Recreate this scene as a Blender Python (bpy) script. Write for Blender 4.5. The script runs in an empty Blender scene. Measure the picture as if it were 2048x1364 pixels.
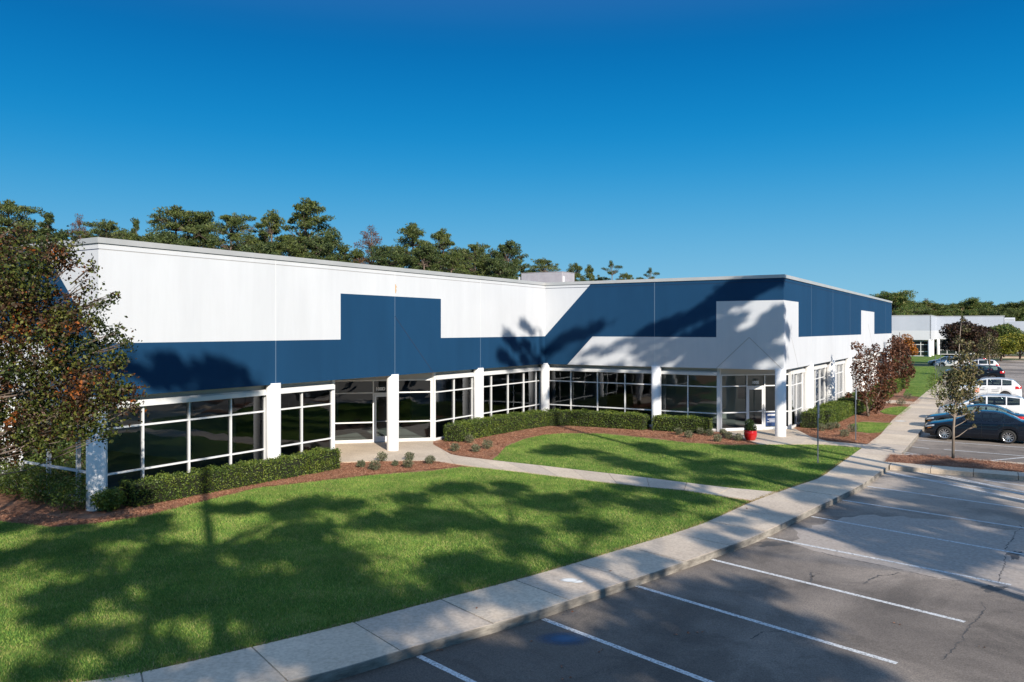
import bpy, math, random
import numpy as np
from mathutils import Vector, Matrix
from mathutils.geometry import tessellate_polygon
R = math.radians
sc = bpy.context.scene
# ------------------------------------------------------------------ camera, sky, sun, exposure
FPX, HZ, CAMH = 1600.0, 658.0, 5.3
cam_d = bpy.data.cameras.new('camera'); cam = bpy.data.objects.new('camera', cam_d)
sc.collection.objects.link(cam); sc.camera = cam
cam.location = (0, 0, CAMH); cam.rotation_euler = (R(90), 0, 0)
cam_d.sensor_width = 36; cam_d.lens = 36*FPX/2048
cam_d.shift_y = -(682-HZ)/2048
cam_d.clip_start = .1; cam_d.clip_end = 6000
SUN_EL, SUN_AZ = 25.5, 22.0          # sun stands behind the camera, SUN_AZ degrees towards +X
SD = Vector((math.sin(R(SUN_AZ))*math.cos(R(SUN_EL)), -math.cos(R(SUN_AZ))*math.cos(R(SUN_EL)), math.sin(R(SUN_EL))))
w = bpy.data.worlds.new('World'); sc.world = w; w.use_nodes = True
nt = w.node_tree; bg = nt.nodes['Background']
sky = nt.nodes.new('ShaderNodeTexSky'); sky.sky_type = 'NISHITA'; sky.sun_disc = False
sky.sun_elevation = R(SUN_EL); sky.sun_rotation = R(180-SUN_AZ)
sky.air_density = 1.0; sky.dust_density = 0.0; sky.ozone_density = 4.0; sky.altitude = 400
tcw = nt.nodes.new('ShaderNodeTexCoord'); sep = nt.nodes.new('ShaderNodeSeparateXYZ'); nt.links.new(tcw.outputs['Generated'], sep.inputs[0])
cr = nt.nodes.new('ShaderNodeValToRGB'); nt.links.new(sep.outputs['Z'], cr.inputs[0])
def sky_c(t):
    K_ = [(0.0,(1.95,4.3,5.6)),(.035,(1.75,4.0,5.6)),(.10,(.95,3.3,5.4)),(.16,(.36,2.65,5.1)),(.215,(.05,2.05,4.7)),(.29,(.0,1.45,3.9)),(.36,(.0,1.0,3.1)),(.45,(.4,1.3,3.5)),(.6,(1.6,2.8,5.0)),(1.0,(2.4,3.7,6.0))]
    for (a, va), (b_, vb) in zip(K_, K_[1:]):
        if t <= b_: return tuple(x+(y-x)*(t-a)/(b_-a) for x, y in zip(va, vb))
tt = [0,.02,.035,.05,.07,.09,.11,.13,.15,.17,.19,.21,.23,.25,.27,.29,.31,.33,.35,.38,.41,.45,.55,.7,1.0]
sm_ = lambda t: tuple(sum(sky_c(min(1, max(0, t+d)))[k] for d in (-.03,-.02,-.01,0,.01,.02,.03))/7 for k in range(3)) if .03 < t < .97 else sky_c(t)
els = [(t, sm_(t)) for t in tt]
while len(cr.color_ramp.elements) < len(els): cr.color_ramp.elements.new(.5)
for e, (p_, c_) in zip(cr.color_ramp.elements, els): e.position = p_; e.color = tuple(x*.1 for x in c_)+(1,)
vm = nt.nodes.new('ShaderNodeVectorMath'); vm.operation = 'SCALE'; nt.links.new(cr.outputs[0], vm.inputs[0]); vm.inputs['Scale'].default_value = 10
mxw = nt.nodes.new('ShaderNodeMix'); mxw.data_type = 'RGBA'; mxw.inputs[0].default_value = .985
nt.links.new(sky.outputs[0], mxw.inputs[6]); nt.links.new(vm.outputs[0], mxw.inputs[7]); nt.links.new(mxw.outputs[2], bg.inputs[0]); bg.inputs[1].default_value = 0.10
sl = bpy.data.lights.new('sun', 'SUN'); sl.energy = 5.0; sl.angle = R(.55); sl.color = (1, .915, .79)
so = bpy.data.objects.new('sun', sl); sc.collection.objects.link(so)
so.rotation_euler = SD.to_track_quat('Z', 'Y').to_euler(); so.location = (20, -40, 40)
sc.view_settings.view_transform = 'Standard'; sc.view_settings.look = 'None'
sc.view_settings.exposure = 0.42; sc.view_settings.gamma = 1
sc.cycles.max_bounces = 6; sc.cycles.diffuse_bounces = 3; sc.cycles.glossy_bounces = 3
sc.cycles.transparent_max_bounces = 12; sc.cycles.transmission_bounces = 4
sc.cycles.caustics_reflective = False; sc.cycles.caustics_refractive = False
sc.cycles.sample_clamp_indirect = 6

# ------------------------------------------------------------------ helpers
def G(px, py, z=0.0):
    """world point at height z seen at photo pixel (2048 wide)"""
    y = (CAMH-z)*FPX/(py-HZ); return Vector(((px-1024)/FPX*y, y, z))
def D(px, Y, z=0.0): return Vector(((px-1024)/FPX*Y, Y, z))
TH = R(31.5); P0 = Vector((-12.1, 23.4, 0))
U = Vector((math.sin(TH), math.cos(TH), 0)); V = Vector((math.cos(TH), -math.sin(TH), 0))
def W(v, u, z=0.0): return P0 + V*v + U*u + Vector((0, 0, z))
def link(o, parent=None):
    sc.collection.objects.link(o)
    if parent: o.parent = parent
    return o
def tag(o, label=None, cat=None, group=None, kind=None):
    if label: o['label'] = label
    if cat: o['category'] = cat
    if group: o['group'] = group
    if kind: o['kind'] = kind
    return o
def empty(name, loc=(0, 0, 0), rz=0.0):
    o = bpy.data.objects.new(name, None); o.location = loc; o.rotation_euler = (0, 0, rz)
    o.empty_display_size = .3; return link(o)
def copy_tree(o, parent=None):
    c = o.copy(); link(c)
    if parent: c.parent = parent
    for ch in list(o.children): copy_tree(ch, c)
    return c
class MB:
    def __init__(s): s.v = []; s.f = []; s.m = []; s.mi = 0
    def add(s, vs, fs, mi=None):
        b = len(s.v); s.v += [tuple(p) for p in vs]; s.f += [tuple(b+i for i in f) for f in fs]
        s.m += [s.mi if mi is None else mi]*len(fs); return s
    def box(s, x0, x1, y0, y1, z0, z1, mi=None):
        vs = [(x0,y0,z0),(x1,y0,z0),(x1,y1,z0),(x0,y1,z0),(x0,y0,z1),(x1,y0,z1),(x1,y1,z1),(x0,y1,z1)]
        return s.add(vs, [(0,3,2,1),(4,5,6,7),(0,1,5,4),(1,2,6,5),(2,3,7,6),(3,0,4,7)], mi)
    def bevbox(s, x0, x1, y0, y1, z0, z1, b, mi=None):
        def ring(x0,x1,y0,y1,z): return [(x0+b,y0,z),(x1-b,y0,z),(x1,y0+b,z),(x1,y1-b,z),(x1-b,y1,z),(x0+b,y1,z),(x0,y1-b,z),(x0,y0+b,z)]
        r = ring(x0+b,x1-b,y0+b,y1-b,z0)+ring(x0,x1,y0,y1,z0+b)+ring(x0,x1,y0,y1,z1-b)+ring(x0+b,x1-b,y0+b,y1-b,z1)
        fs = [tuple(range(7,-1,-1)), tuple(range(24,32))]
        for k in range(3):
            for i in range(8): j=(i+1)%8; fs.append((k*8+i,k*8+j,k*8+8+j,k*8+8+i))
        return s.add(r, fs, mi)
    def bar(s, p, q, wd, dp, nrm, mi=None):
        """box from p to q; width wd in plane, depth dp along nrm (centred)"""
        p = Vector(p); q = Vector(q); n = Vector(nrm).normalized(); d = (q-p).normalized(); t = n.cross(d)*wd/2; n = n*dp/2
        vs = [p-t-n, p+t-n, p+t+n, p-t+n, q-t-n, q+t-n, q+t+n, q-t+n]
        return s.add(vs, [(0,1,2,3),(7,6,5,4),(0,4,5,1),(1,5,6,2),(2,6,7,3),(3,7,4,0)], mi)
    def prism(s, pts, off, mi=None):
        """pts: 3D polygon; extruded by vector off"""
        n = len(pts); off = Vector(off); a = [Vector(p) for p in pts]; b = [p+off for p in a]
        fs = [tuple(range(n)), tuple(range(2*n-1, n-1, -1))]+[(i, i+n, (i+1)%n+n, (i+1)%n) for i in range(n)]
        return s.add(a+b, fs, mi)
    def poly(s, pts, z, mi=None, thick=0):
        a = [Vector((p[0], p[1], z)) for p in pts]
        area = sum(a[i].x*a[(i+1)%len(a)].y-a[(i+1)%len(a)].x*a[i].y for i in range(len(a)))
        if area < 0: a = a[::-1]
        n = len(a)
        s.add(a, tessellate_polygon([a]), mi)
        if thick:
            b = [p-Vector((0,0,thick)) for p in a]
            s.add(a+b, [(i, i+n, (i+1)%n+n, (i+1)%n) for i in range(n)], mi)
        return s
    def tube(s, pts, rs, k=8, mi=None, cap=True):
        pts = [Vector(p) for p in pts]; vs = []; n = len(pts)
        for i, p in enumerate(pts):
            d = (pts[min(i+1,n-1)]-pts[max(i-1,0)]).normalized()
            a = d.orthogonal().normalized() if i == 0 else (a-d*a.dot(d)).normalized()
            b = d.cross(a)
            for j in range(k):
                t = 2*math.pi*j/k; vs.append(p+(a*math.cos(t)+b*math.sin(t))*rs[i])
        fs = [(i*k+j, i*k+(j+1)%k, (i+1)*k+(j+1)%k, (i+1)*k+j) for i in range(n-1) for j in range(k)]
        if cap: fs += [tuple(range(k-1,-1,-1)), tuple((n-1)*k+j for j in range(k))]
        return s.add(vs, fs, mi)
    def lathe(s, prof, k=24, c=(0,0,0), mi=None, axis='z'):
        vs = []
        for r, z in prof:
            for j in range(k):
                t = 2*math.pi*j/k; x, y = r*math.cos(t), r*math.sin(t)
                vs.append((c[0]+x, c[1]+y, c[2]+z) if axis == 'z' else (c[0]+x, c[1]+z, c[2]+y))
        n = len(prof)
        return s.add(vs, [(i*k+j, i*k+(j+1)%k, (i+1)*k+(j+1)%k, (i+1)*k+j) for i in range(n-1) for j in range(k)], mi)
    def build(s, name, mats, parent=None, smooth=False):
        me = bpy.data.meshes.new(name); me.from_pydata(s.v, [], s.f)
        for m in (mats if isinstance(mats, (list, tuple)) else [mats]): me.materials.append(m)
        me.polygons.foreach_set('material_index', s.m)
        if smooth: me.polygons.foreach_set('use_smooth', [True]*len(s.f))
        me.validate(); me.update()
        return link(bpy.data.objects.new(name, me), parent)
def np_mesh(name, verts, k, mat, parent=None):
    """verts (N*k,3): N separate k-gons"""
    n = len(verts)//k; me = bpy.data.meshes.new(name)
    me.vertices.add(n*k); me.vertices.foreach_set('co', np.ascontiguousarray(verts, dtype=np.float32).ravel())
    me.loops.add(n*k); me.loops.foreach_set('vertex_index', np.arange(n*k, dtype=np.int32))
    me.polygons.add(n); me.polygons.foreach_set('loop_start', np.arange(0, n*k, k, dtype=np.int32))
    me.materials.append(mat); me.update(calc_edges=True)
    return link(bpy.data.objects.new(name, me), parent)

# ------------------------------------------------------------------ materials
def mat(name, col=(.5,.5,.5), rough=.6, metal=0, spec=.5, coat=0):
    m = bpy.data.materials.new(name); m.use_nodes = True; b = m.node_tree.nodes['Principled BSDF']
    b.inputs['Base Color'].default_value = (*col, 1); b.inputs['Roughness'].default_value = rough
    b.inputs['Metallic'].default_value = metal; b.inputs['Specular IOR Level'].default_value = spec
    if coat: b.inputs['Coat Weight'].default_value = coat; b.inputs['Coat Roughness'].default_value = .04
    return m
def N(m, typ, **kw):
    n = m.node_tree.nodes.new(typ)
    for k, v in kw.items():
        if k in n.inputs: n.inputs[k].default_value = v
        else: setattr(n, k, v)
    return n
def L(m, a, b): m.node_tree.links.new(a, b)
def ramp(m, stops, interp='LINEAR'):
    r = N(m, 'ShaderNodeValToRGB'); cr = r.color_ramp; cr.interpolation = interp
    while len(cr.elements) < len(stops): cr.elements.new(.5)
    for e, (p, c) in zip(cr.elements, stops): e.position = p; e.color = (*c, 1)
    return r
def coords(m, scale=(1,1,1), obj=False):
    tc = N(m, 'ShaderNodeTexCoord') if obj else N(m, 'ShaderNodeNewGeometry')
    mp = N(m, 'ShaderNodeMapping'); mp.inputs['Scale'].default_value = scale
    L(m, tc.outputs['Object' if obj else 'Position'], mp.inputs[0]); return mp.outputs[0]
def noise(m, scale, detail=4, rough=.55, dist=0, vec=None, sc3=(1,1,1)):
    n = N(m, 'ShaderNodeTexNoise', Scale=scale, Detail=detail, Roughness=rough, Distortion=dist)
    L(m, vec or coords(m, sc3), n.inputs['Vector']); return n.outputs['Fac']
def mix(m, fac, a, b, mode='MIX'):
    n = N(m, 'ShaderNodeMix', data_type='RGBA', blend_type=mode)
    for s, x in ((n.inputs[0], fac), (n.inputs[6], a), (n.inputs[7], b)):
        if hasattr(x, 'links'): L(m, x, s)
        else: s.default_value = (*x, 1) if isinstance(x, tuple) else x
    return n.outputs[2]
def bsdf(m): return m.node_tree.nodes['Principled BSDF']
def setcol(m, c): L(m, c, bsdf(m).inputs['Base Color'])
def bump(m, h, strength=.3, dist=.01):
    b = N(m, 'ShaderNodeBump', Strength=strength, Distance=dist); L(m, h, b.inputs['Height']); L(m, b.outputs[0], bsdf(m).inputs['Normal'])
def varied(name, a, b, scale=1.0, rough=.6, bs=0, bscale=60, bdist=.004, spec=.5, sc3=(1,1,1)):
    m = mat(name, a, rough, spec=spec); n = noise(m, scale, 6, .6, sc3=sc3); r = ramp(m, [(.3, a), (.7, b)])
    L(m, n, r.inputs[0]); setcol(m, r.outputs[0])
    if bs: bump(m, noise(m, bscale, 3), bs, bdist)
    return m
def leafmat(name, cols, trans=.25, rough=.55, spec=.35, clus=0.0):
    m = mat(name, cols[0], rough, spec=spec); g = N(m, 'ShaderNodeNewGeometry')
    r = ramp(m, [((i+.0)/len(cols), c) for i, c in enumerate(cols)], 'CONSTANT' if len(cols) > 3 else 'LINEAR')
    cn = N(m, 'ShaderNodeMath', operation='MULTIPLY_ADD'); L(m, noise(m, 1.1, 3, .6), cn.inputs[0]); cn.inputs[1].default_value = clus*2.4; cn.inputs[2].default_value = -clus*1.2+clus*.25
    c2_ = N(m, 'ShaderNodeMath', operation='MULTIPLY_ADD'); L(m, g.outputs['Random Per Island'], c2_.inputs[0]); c2_.inputs[1].default_value = 1-clus*.5; L(m, cn.outputs[0], c2_.inputs[2]); c2_.use_clamp = True
    L(m, c2_.outputs[0], r.inputs[0])
    n = noise(m, .7, 3); rr = ramp(m, [(.3, (.75,.75,.75)), (.7, (1.2,1.15,1.1))]); L(m, n, rr.inputs[0])
    c = mix(m, 1.0, r.outputs[0], rr.outputs[0], 'MULTIPLY'); setcol(m, c)
    t = N(m, 'ShaderNodeBsdfTranslucent'); L(m, c, t.inputs[0]); ms = N(m, 'ShaderNodeMixShader'); ms.inputs[0].default_value = trans
    out = m.node_tree.nodes['Material Output']; L(m, bsdf(m).outputs[0], ms.inputs[1]); L(m, t.outputs[0], ms.inputs[2]); L(m, ms.outputs[0], out.inputs[0])
    return m
M = {}
M['white'] = varied('wall_white_paint', (.56,.58,.615), (.60,.62,.655), .6, .75, .25, 180, .004, sc3=(1,1,.25))
M['blue'] = varied('wall_navy_paint', (.006,.043,.106), (.008,.052,.126), .5, .8, .25, 180, .004, sc3=(1,1,.25))
bsdf(M['blue']).inputs['Specular IOR Level'].default_value = .2
for k_ in ('white', 'blue'):
    m = M[k_]; src = bsdf(m).inputs['Base Color'].links[0].from_socket
    st = ramp(m, [(.3,(.955,.955,.955)),(.6,(1,1,1))]); L(m, noise(m, 2.5, 6, .7, .3, sc3=(1,1,.09)), st.inputs[0])
    sp = ramp(m, [(.3,(.965,.965,.965)),(.7,(1.02,1.02,1.02))]); L(m, noise(m, .25, 4, .6, .5), sp.inputs[0])
    setcol(m, mix(m, 1.0, mix(m, 1.0, src, st.outputs[0], 'MULTIPLY'), sp.outputs[0], 'MULTIPLY'))
M['groove'] = mat('groove_shadow_paint', (.38,.38,.38), .8); M['groove_blue'] = mat('groove_blue_shadow_paint', (.01,.03,.075), .8)  # darker groove tones paint in the shade of the wall reveals
M['seal'] = mat('joint_sealant', (.62,.64,.66), .7); M['seal_blue'] = mat('joint_sealant_blue', (.085,.14,.22), .7)
M['coping'] = varied('coping_metal', (.42,.43,.43), (.5,.5,.5), .8, .45); bsdf(M['coping']).inputs['Metallic'].default_value = .2
M['col'] = varied('column_white_paint', (.76,.76,.76), (.82,.82,.82), 1.2, .65, .15, 120, .003)
M['frame'] = mat('window_frame_white', (.72,.73,.74), .4)
M['header'] = mat('header_gray_paint', (.50,.50,.48), .7)
M['soffit'] = mat('soffit_paint', (.5,.5,.49), .8)
M['roofmem'] = varied('roof_membrane', (.5,.5,.49), (.6,.6,.58), .3, .8)
M['int_dark'] = mat('interior_gray', (.16,.165,.16), .9); M['int_wall'] = mat('interior_wall_paint', (.5,.54,.5), .9)
M['carpet'] = varied('carpet_gray_green', (.24,.29,.28), (.33,.38,.365), 3, .95, .4, 200)
M['ceil'] = mat('interior_ceiling', (.2,.2,.2), .9)
def glass(name, tint, refl=.5, wob=.004, scale=.9):
    m = bpy.data.materials.new(name); m.use_nodes = True; t = m.node_tree; t.nodes.remove(bsdf(m)); out = t.nodes['Material Output']
    tr = N(m, 'ShaderNodeBsdfTransparent'); tr.inputs[0].default_value = (*tint, 1)
    gl = N(m, 'ShaderNodeBsdfGlossy'); gl.inputs['Roughness'].default_value = .0; gl.inputs[0].default_value = (.92,.95,1,1)
    fr = N(m, 'ShaderNodeFresnel', IOR=1.62); mm = N(m, 'ShaderNodeMath', operation='MULTIPLY'); mm.inputs[1].default_value = refl*2; mm.use_clamp = True
    L(m, fr.outputs[0], mm.inputs[0])
    if wob:
        b = N(m, 'ShaderNodeBump', Strength=1, Distance=wob); L(m, noise(m, scale, 2, .4), b.inputs['Height']); L(m, b.outputs[0], gl.inputs['Normal'])
    ms = N(m, 'ShaderNodeMixShader'); L(m, mm.outputs[0], ms.inputs[0]); L(m, tr.outputs[0], ms.inputs[1]); L(m, gl.outputs[0], ms.inputs[2]); L(m, ms.outputs[0], out.inputs[0])
    return m
M['glass'] = glass('storefront_glass', (.56,.60,.59), .62, .006, .8)
M['carglass'] = glass('car_glass', (.46,.56,.54), .55, 0)
# concrete
m = M['conc'] = mat('sidewalk_concrete', (.4,.38,.35), .85)
c1 = ramp(m, [(.3,(.52,.43,.335)),(.7,(.70,.59,.465))]); L(m, noise(m, .5, 6, .65), c1.inputs[0])
c2 = ramp(m, [(.35,(.80,.78,.76)),(.6,(1.05,1.05,1.05))]); L(m, noise(m, 14, 5, .7), c2.inputs[0])
cc = mix(m, 1.0, c1.outputs[0], c2.outputs[0], 'MULTIPLY')
g_ = N(m, 'ShaderNodeNewGeometry'); rr_ = ramp(m, [(0,(.86,.86,.88)),(1,(1.08,1.06,1.02))]); L(m, g_.outputs['Random Per Island'], rr_.inputs[0])
setcol(m, mix(m, 1.0, cc, rr_.outputs[0], 'MULTIPLY')); bump(m, noise(m, 90, 4, .7), .35, .004)
m = M['kerb'] = mat('kerb_concrete', (.3,.28,.25), .9)
k1 = ramp(m, [(.3,(.12,.105,.09)),(.62,(.33,.30,.26))]); L(m, noise(m, 2.2, 6, .7, sc3=(1,1,4)), k1.inputs[0]); setcol(m, k1.outputs[0]); bump(m, noise(m, 40, 4), .5, .01)
# asphalt
m = M['asph'] = mat('asphalt', (.07,.067,.062), .85, spec=.35)
a1 = ramp(m, [(.38,(.135,.118,.104)),(.55,(.255,.222,.192)),(.68,(.36,.315,.27))]); L(m, noise(m, .11, 5, .55, .6), a1.inputs[0])
a2 = ramp(m, [(.40,(.50,.5,.5)),(.52,(1,1,1))]); L(m, noise(m, .5, 9, .7, .8), a2.inputs[0])
a3 = ramp(m, [(.3,(.55,.55,.56)),(.7,(1.42,1.40,1.37))]); L(m, noise(m, 38, 3, .8), a3.inputs[0])
ca = mix(m, .55, a1.outputs[0], mix(m, 1.0, a1.outputs[0], a2.outputs[0], 'MULTIPLY')); ca = mix(m, 1.0, ca, a3.outputs[0], 'MULTIPLY')
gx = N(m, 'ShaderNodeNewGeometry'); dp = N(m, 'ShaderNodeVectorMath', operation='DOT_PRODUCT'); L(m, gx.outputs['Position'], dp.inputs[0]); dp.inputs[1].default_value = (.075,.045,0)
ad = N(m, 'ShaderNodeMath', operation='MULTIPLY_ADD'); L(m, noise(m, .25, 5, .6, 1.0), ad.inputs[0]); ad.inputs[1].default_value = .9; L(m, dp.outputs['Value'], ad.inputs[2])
sr = ramp(m, [(.0,(.20,.20,.21)),(.92,(.55,.54,.53)),(1.0,(1.35,1.31,1.27))]); sr.color_ramp.elements[0].position = .0  # darker to the left: sealed asphalt, deepened to stand in for tree shade
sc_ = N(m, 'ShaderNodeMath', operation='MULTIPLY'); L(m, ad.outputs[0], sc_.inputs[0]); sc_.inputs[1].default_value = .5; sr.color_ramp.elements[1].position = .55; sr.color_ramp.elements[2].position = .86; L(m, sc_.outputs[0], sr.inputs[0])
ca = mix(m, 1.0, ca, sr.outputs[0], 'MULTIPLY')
vo = N(m, 'ShaderNodeTexVoronoi', Scale=4.0); L(m, coords(m), vo.inputs['Vector']); vr = ramp(m, [(.03,(1,1,1)),(.05,(0,0,0))]); L(m, vo.outputs['Distance'], vr.inputs[0])
ca = mix(m, vr.outputs[0], ca, (.22,.19,.15)); setcol(m, ca); bump(m, noise(m, 110, 3, .8), .6, .006)
M['asph_light'] = varied('asphalt_weathered', (.31,.26,.22), (.46,.395,.34), 12, .85, .5, 90, .006); m = M['seal_dark'] = varied('asphalt_dark_patch', (.045,.042,.04), (.12,.108,.098), 1.2, .8, .5, 90)
m = M['line'] = mat('road_paint_white', (.7,.7,.7), .7)
l1 = ramp(m, [(.42,(.22,.21,.2)),(.5,(.66,.66,.65)),(.8,(.78,.78,.77))]); L(m, noise(m, 22, 8, .8), l1.inputs[0]); setcol(m, l1.outputs[0])
# ground covers
m = M['lawn'] = mat('lawn_turf', (.06,.11,.02), .95, spec=.1)
g1 = ramp(m, [(.3,(.065,.14,.032)),(.5,(.13,.215,.045)),(.72,(.26,.30,.09))]); L(m, noise(m, .6, 6, .65), g1.inputs[0])
g2 = ramp(m, [(.3,(.45,.5,.45)),(.7,(1.35,1.3,1.2))]); L(m, noise(m, 30, 6, .8, sc3=(1,1,1)), g2.inputs[0])
setcol(m, mix(m, 1.0, g1.outputs[0], g2.outputs[0], 'MULTIPLY')); bump(m, noise(m, 45, 5, .8), 1.0, .04)
m = M['mulch'] = mat('pine_straw_mulch', (.2,.08,.04), .95, spec=.1)
g1 = ramp(m, [(.3,(.19,.09,.058)),(.5,(.38,.20,.13)),(.75,(.56,.33,.225))]); L(m, noise(m, 1.2, 5, .7), g1.inputs[0])
g2 = ramp(m, [(.3,(.4,.4,.4)),(.7,(1.4,1.35,1.3))]); L(m, noise(m, 40, 6, .8, 1.5, sc3=(1,2.5,1)), g2.inputs[0])
setcol(m, mix(m, 1.0, g1.outputs[0], g2.outputs[0], 'MULTIPLY')); bump(m, noise(m, 35, 5, .8), 1.0, .05)
M['ground'] = varied('distant_grass', (.045,.075,.02), (.10,.11,.045), .05, .95)
M['blade'] = leafmat('grass_blade', [(.10,.23,.045),(.155,.30,.058),(.225,.365,.07),(.33,.42,.10),(.43,.42,.16)], .3, .6, .2, clus=.35)
M['straw'] = leafmat('pine_straw', [(.32,.15,.09),(.42,.21,.13),(.21,.09,.055),(.54,.32,.21)], .1, .8, .2)
M['bark'] = varied('bark_gray_brown', (.09,.065,.05), (.20,.15,.12), 6, .9, .6, 30, .02, sc3=(1,1,.3))
M['bark_pale'] = varied('bark_pale', (.17,.13,.10), (.28,.23,.185), 6, .85, .3, 30, .01, sc3=(1,1,.3))
M['pine'] = leafmat('pine_needles', [(.045,.070,.018),(.068,.098,.024),(.095,.125,.030),(.13,.155,.042)], .15, clus=.3)
M['pine2'] = leafmat('pine_needles_dark', [(.030,.054,.018),(.050,.080,.024),(.074,.106,.030),(.11,.138,.040)], .15, clus=.3)
M['broad'] = leafmat('broadleaf_green', [(0.05, 0.1, 0.024), (0.08, 0.14, 0.03), (0.14, 0.19, 0.04), (0.2, 0.2, 0.06)], .25)
M['rust'] = leafmat('autumn_rust_leaves', [(0.108, 0.042, 0.0216), (0.156, 0.06, 0.03), (0.204, 0.096, 0.036), (0.072, 0.042, 0.0216)], .25)
M['myrtle'] = leafmat('crape_myrtle_leaves', [(.022,.036,.010),(.030,.046,.012),(.040,.060,.013),(.052,.074,.015),(.068,.094,.018),(.10,.12,.022),(.15,.16,.03),(.045,.048,.015),(.050,.034,.014),(.040,.024,.012),(.060,.030,.015),(.075,.036,.016),(.12,.05,.018),(.33,.10,.018)], .25, clus=1.1)
M['maple'] = leafmat('maple_rust_leaves', [(.085,.032,.018),(.13,.052,.028),(.18,.078,.042),(.055,.024,.014)], .2, clus=.4)
M['plum'] = leafmat('plum_dark_leaves', [(0.0264, 0.0144, 0.0144), (0.0456, 0.0216, 0.0168), (0.066, 0.036, 0.0192), (0.036, 0.0312, 0.0144)], .15)
M['orange'] = leafmat('orange_leaves', [(.35,.13,.02),(.45,.19,.03),(.28,.10,.02)], .3)
M['yellow'] = leafmat('yellow_green_leaves', [(0.14, 0.168, 0.021), (0.238, 0.252, 0.028), (0.07, 0.105, 0.021), (0.308, 0.28, 0.042)], .3)
M['olive'] = leafmat('sapling_olive_leaves', [(0.0585, 0.0715, 0.0286), (0.0975, 0.104, 0.039), (0.156, 0.143, 0.0585), (0.234, 0.195, 0.091)], .25)
M['hedge'] = leafmat('hedge_leaves', [(.055,.10,.018),(.09,.15,.024),(.14,.20,.032),(.21,.26,.045)], .25, .5, .4, clus=.6)
M['hedge_core'] = mat('hedge_dark_core', (.012,.016,.006), 1)
M['shrub'] = leafmat('gray_green_shrub_leaves', [(0.119, 0.14, 0.077), (0.168, 0.182, 0.105), (0.084, 0.105, 0.056), (0.224, 0.224, 0.14)], .2)
M['galv'] = mat('galvanised_steel', (.30,.31,.33), .4, .8)
M['signback'] = mat('sign_back_aluminium', (.42,.46,.52), .4, .6)
M['pot'] = mat('pot_red_glaze', (.42,.008,.010), .18, coat=.5); M['soil'] = mat('potting_soil', (.03,.02,.015), 1)
M['steel'] = mat('door_hardware_steel', (.6,.6,.6), .3, .9); M['letter'] = mat('white_vinyl_lettering', (.8,.8,.8), .5)
M['poster'] = mat('poster_navy', (.012,.04,.13), .4); M['hvac'] = varied('hvac_metal_gray', (.30,.28,.30), (.38,.36,.38), 1.5, .5)
M['black'] = mat('black_plastic', (.012,.012,.013), .5); M['tyre'] = mat('tyre_rubber', (.018,.018,.018), .75)
M['rim'] = mat('alloy_rim', (.6,.6,.62), .25, .85); M['red_lamp'] = mat('tail_lamp_red', (.5,.01,.01), .15, coat=.6); M['head_lamp'] = mat('head_lamp_clear', (.55,.57,.6), .1, .3, coat=.8)
M['seat'] = mat('car_seat_tan', (.30,.27,.22), .8); M['seat_dark'] = mat('car_seat_dark', (.03,.03,.035), .8)
M['orange_mark'] = mat('orange_door_emblem', (.75,.2,.07), .5); M['gray_mark'] = mat('gray_lettering', (.3,.3,.3), .5); M['amber'] = mat('amber_lamp', (.8,.25,.02), .2)
# ------------------------------------------------------------------ ground, lot, pavements
rnd = random.Random(7); rng = np.random.default_rng(7)
def g2(l, z=0.0): return [tuple(G(a, b, z)[:2]) for a, b in l]
def xy(p): return (p[0], p[1])
gb = MB(); gb.poly([(-1500,-700),(1500,-700),(1500,2500),(-1500,2500)], -.32); tag(gb.build('ground', M['ground']), kind='structure')
# kerb line, outer top edge, near to far; then straight along the building direction
KO = [(-70,-26),(-40,-8),(-20,4.2),(-10.5,8.9)] + g2([(605,1362),(700,1335),(792,1305),(949,1260),(1076,1225),(1192,1184),(1295,1151),(1396,1116),(1517,1072),(1646,1009),(1717,975),(1771,937),(1791,920),(1815,894)])
e0 = Vector((20.05, 39.6, 0)); KO += [xy(e0), xy(e0+U*12), xy(e0+U*30), xy(e0+U*60), xy(e0+U*110)]
KI = [(-72,-23),(-41.5,-5.6),(-21,6.2),(-11.2,11.0)] + g2([(220,1364),(340,1335),(530,1290),(700,1249),(843,1210),(967,1179),(1090,1146),(1185,1117),(1267,1092),(1346,1069),(1416,1045),(1502,1005),(1553,986),(1638,958),(1722,898),(1761,870)])
i0 = e0-V*1.85; KI += [xy(i0+U*7), xy(i0+U*30), xy(i0+U*60), xy(i0+U*110)]
def resample(pl, step):
    P = [Vector((a[0], a[1], 0)) for a in pl]; out = [P[0]]; acc = 0
    for a, b in zip(P, P[1:]):
        d = (b-a).length; t = step-acc
        while t < d: out.append(a+(b-a)*(t/d)); t += step
        acc = (acc+d) % step
    out.append(P[-1]); return out
def smooth(pts, n=3):
    for _ in range(n): pts = [pts[0]]+[(pts[i-1]+pts[i]*2+pts[i+1])/4 for i in range(1, len(pts)-1)]+[pts[-1]]
    return pts
def nearest(pl, p):
    best = None
    for a, b in zip(pl, pl[1:]):
        d = b-a; t = max(0, min(1, (p-a).dot(d)/max(d.length_squared, 1e-9))); q = a+d*t
        if best is None or (q-p).length < best[0]: best = ((q-p).length, q)
    return best[1]
ko = smooth(resample(KO, .48), 3); ki = smooth(resample(KI, .5), 3)
kin = [nearest(ki, p) for p in ko]
lot = [xy(p) for p in ko[::2]]+[(120,160),(260,160),(260,-90),(-60,-90)]
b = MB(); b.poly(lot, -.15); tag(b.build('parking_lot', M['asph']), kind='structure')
# bed level: everything between kerb line and far left/back
b = MB(); b.poly([xy(p+(q-p)*.4) for p, q in zip(ko[::2], kin[::2])]+[(60,190),(-120,190),(-120,-20)], -.012); tag(b.build('planting_bed', M['mulch']), kind='structure')
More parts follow.
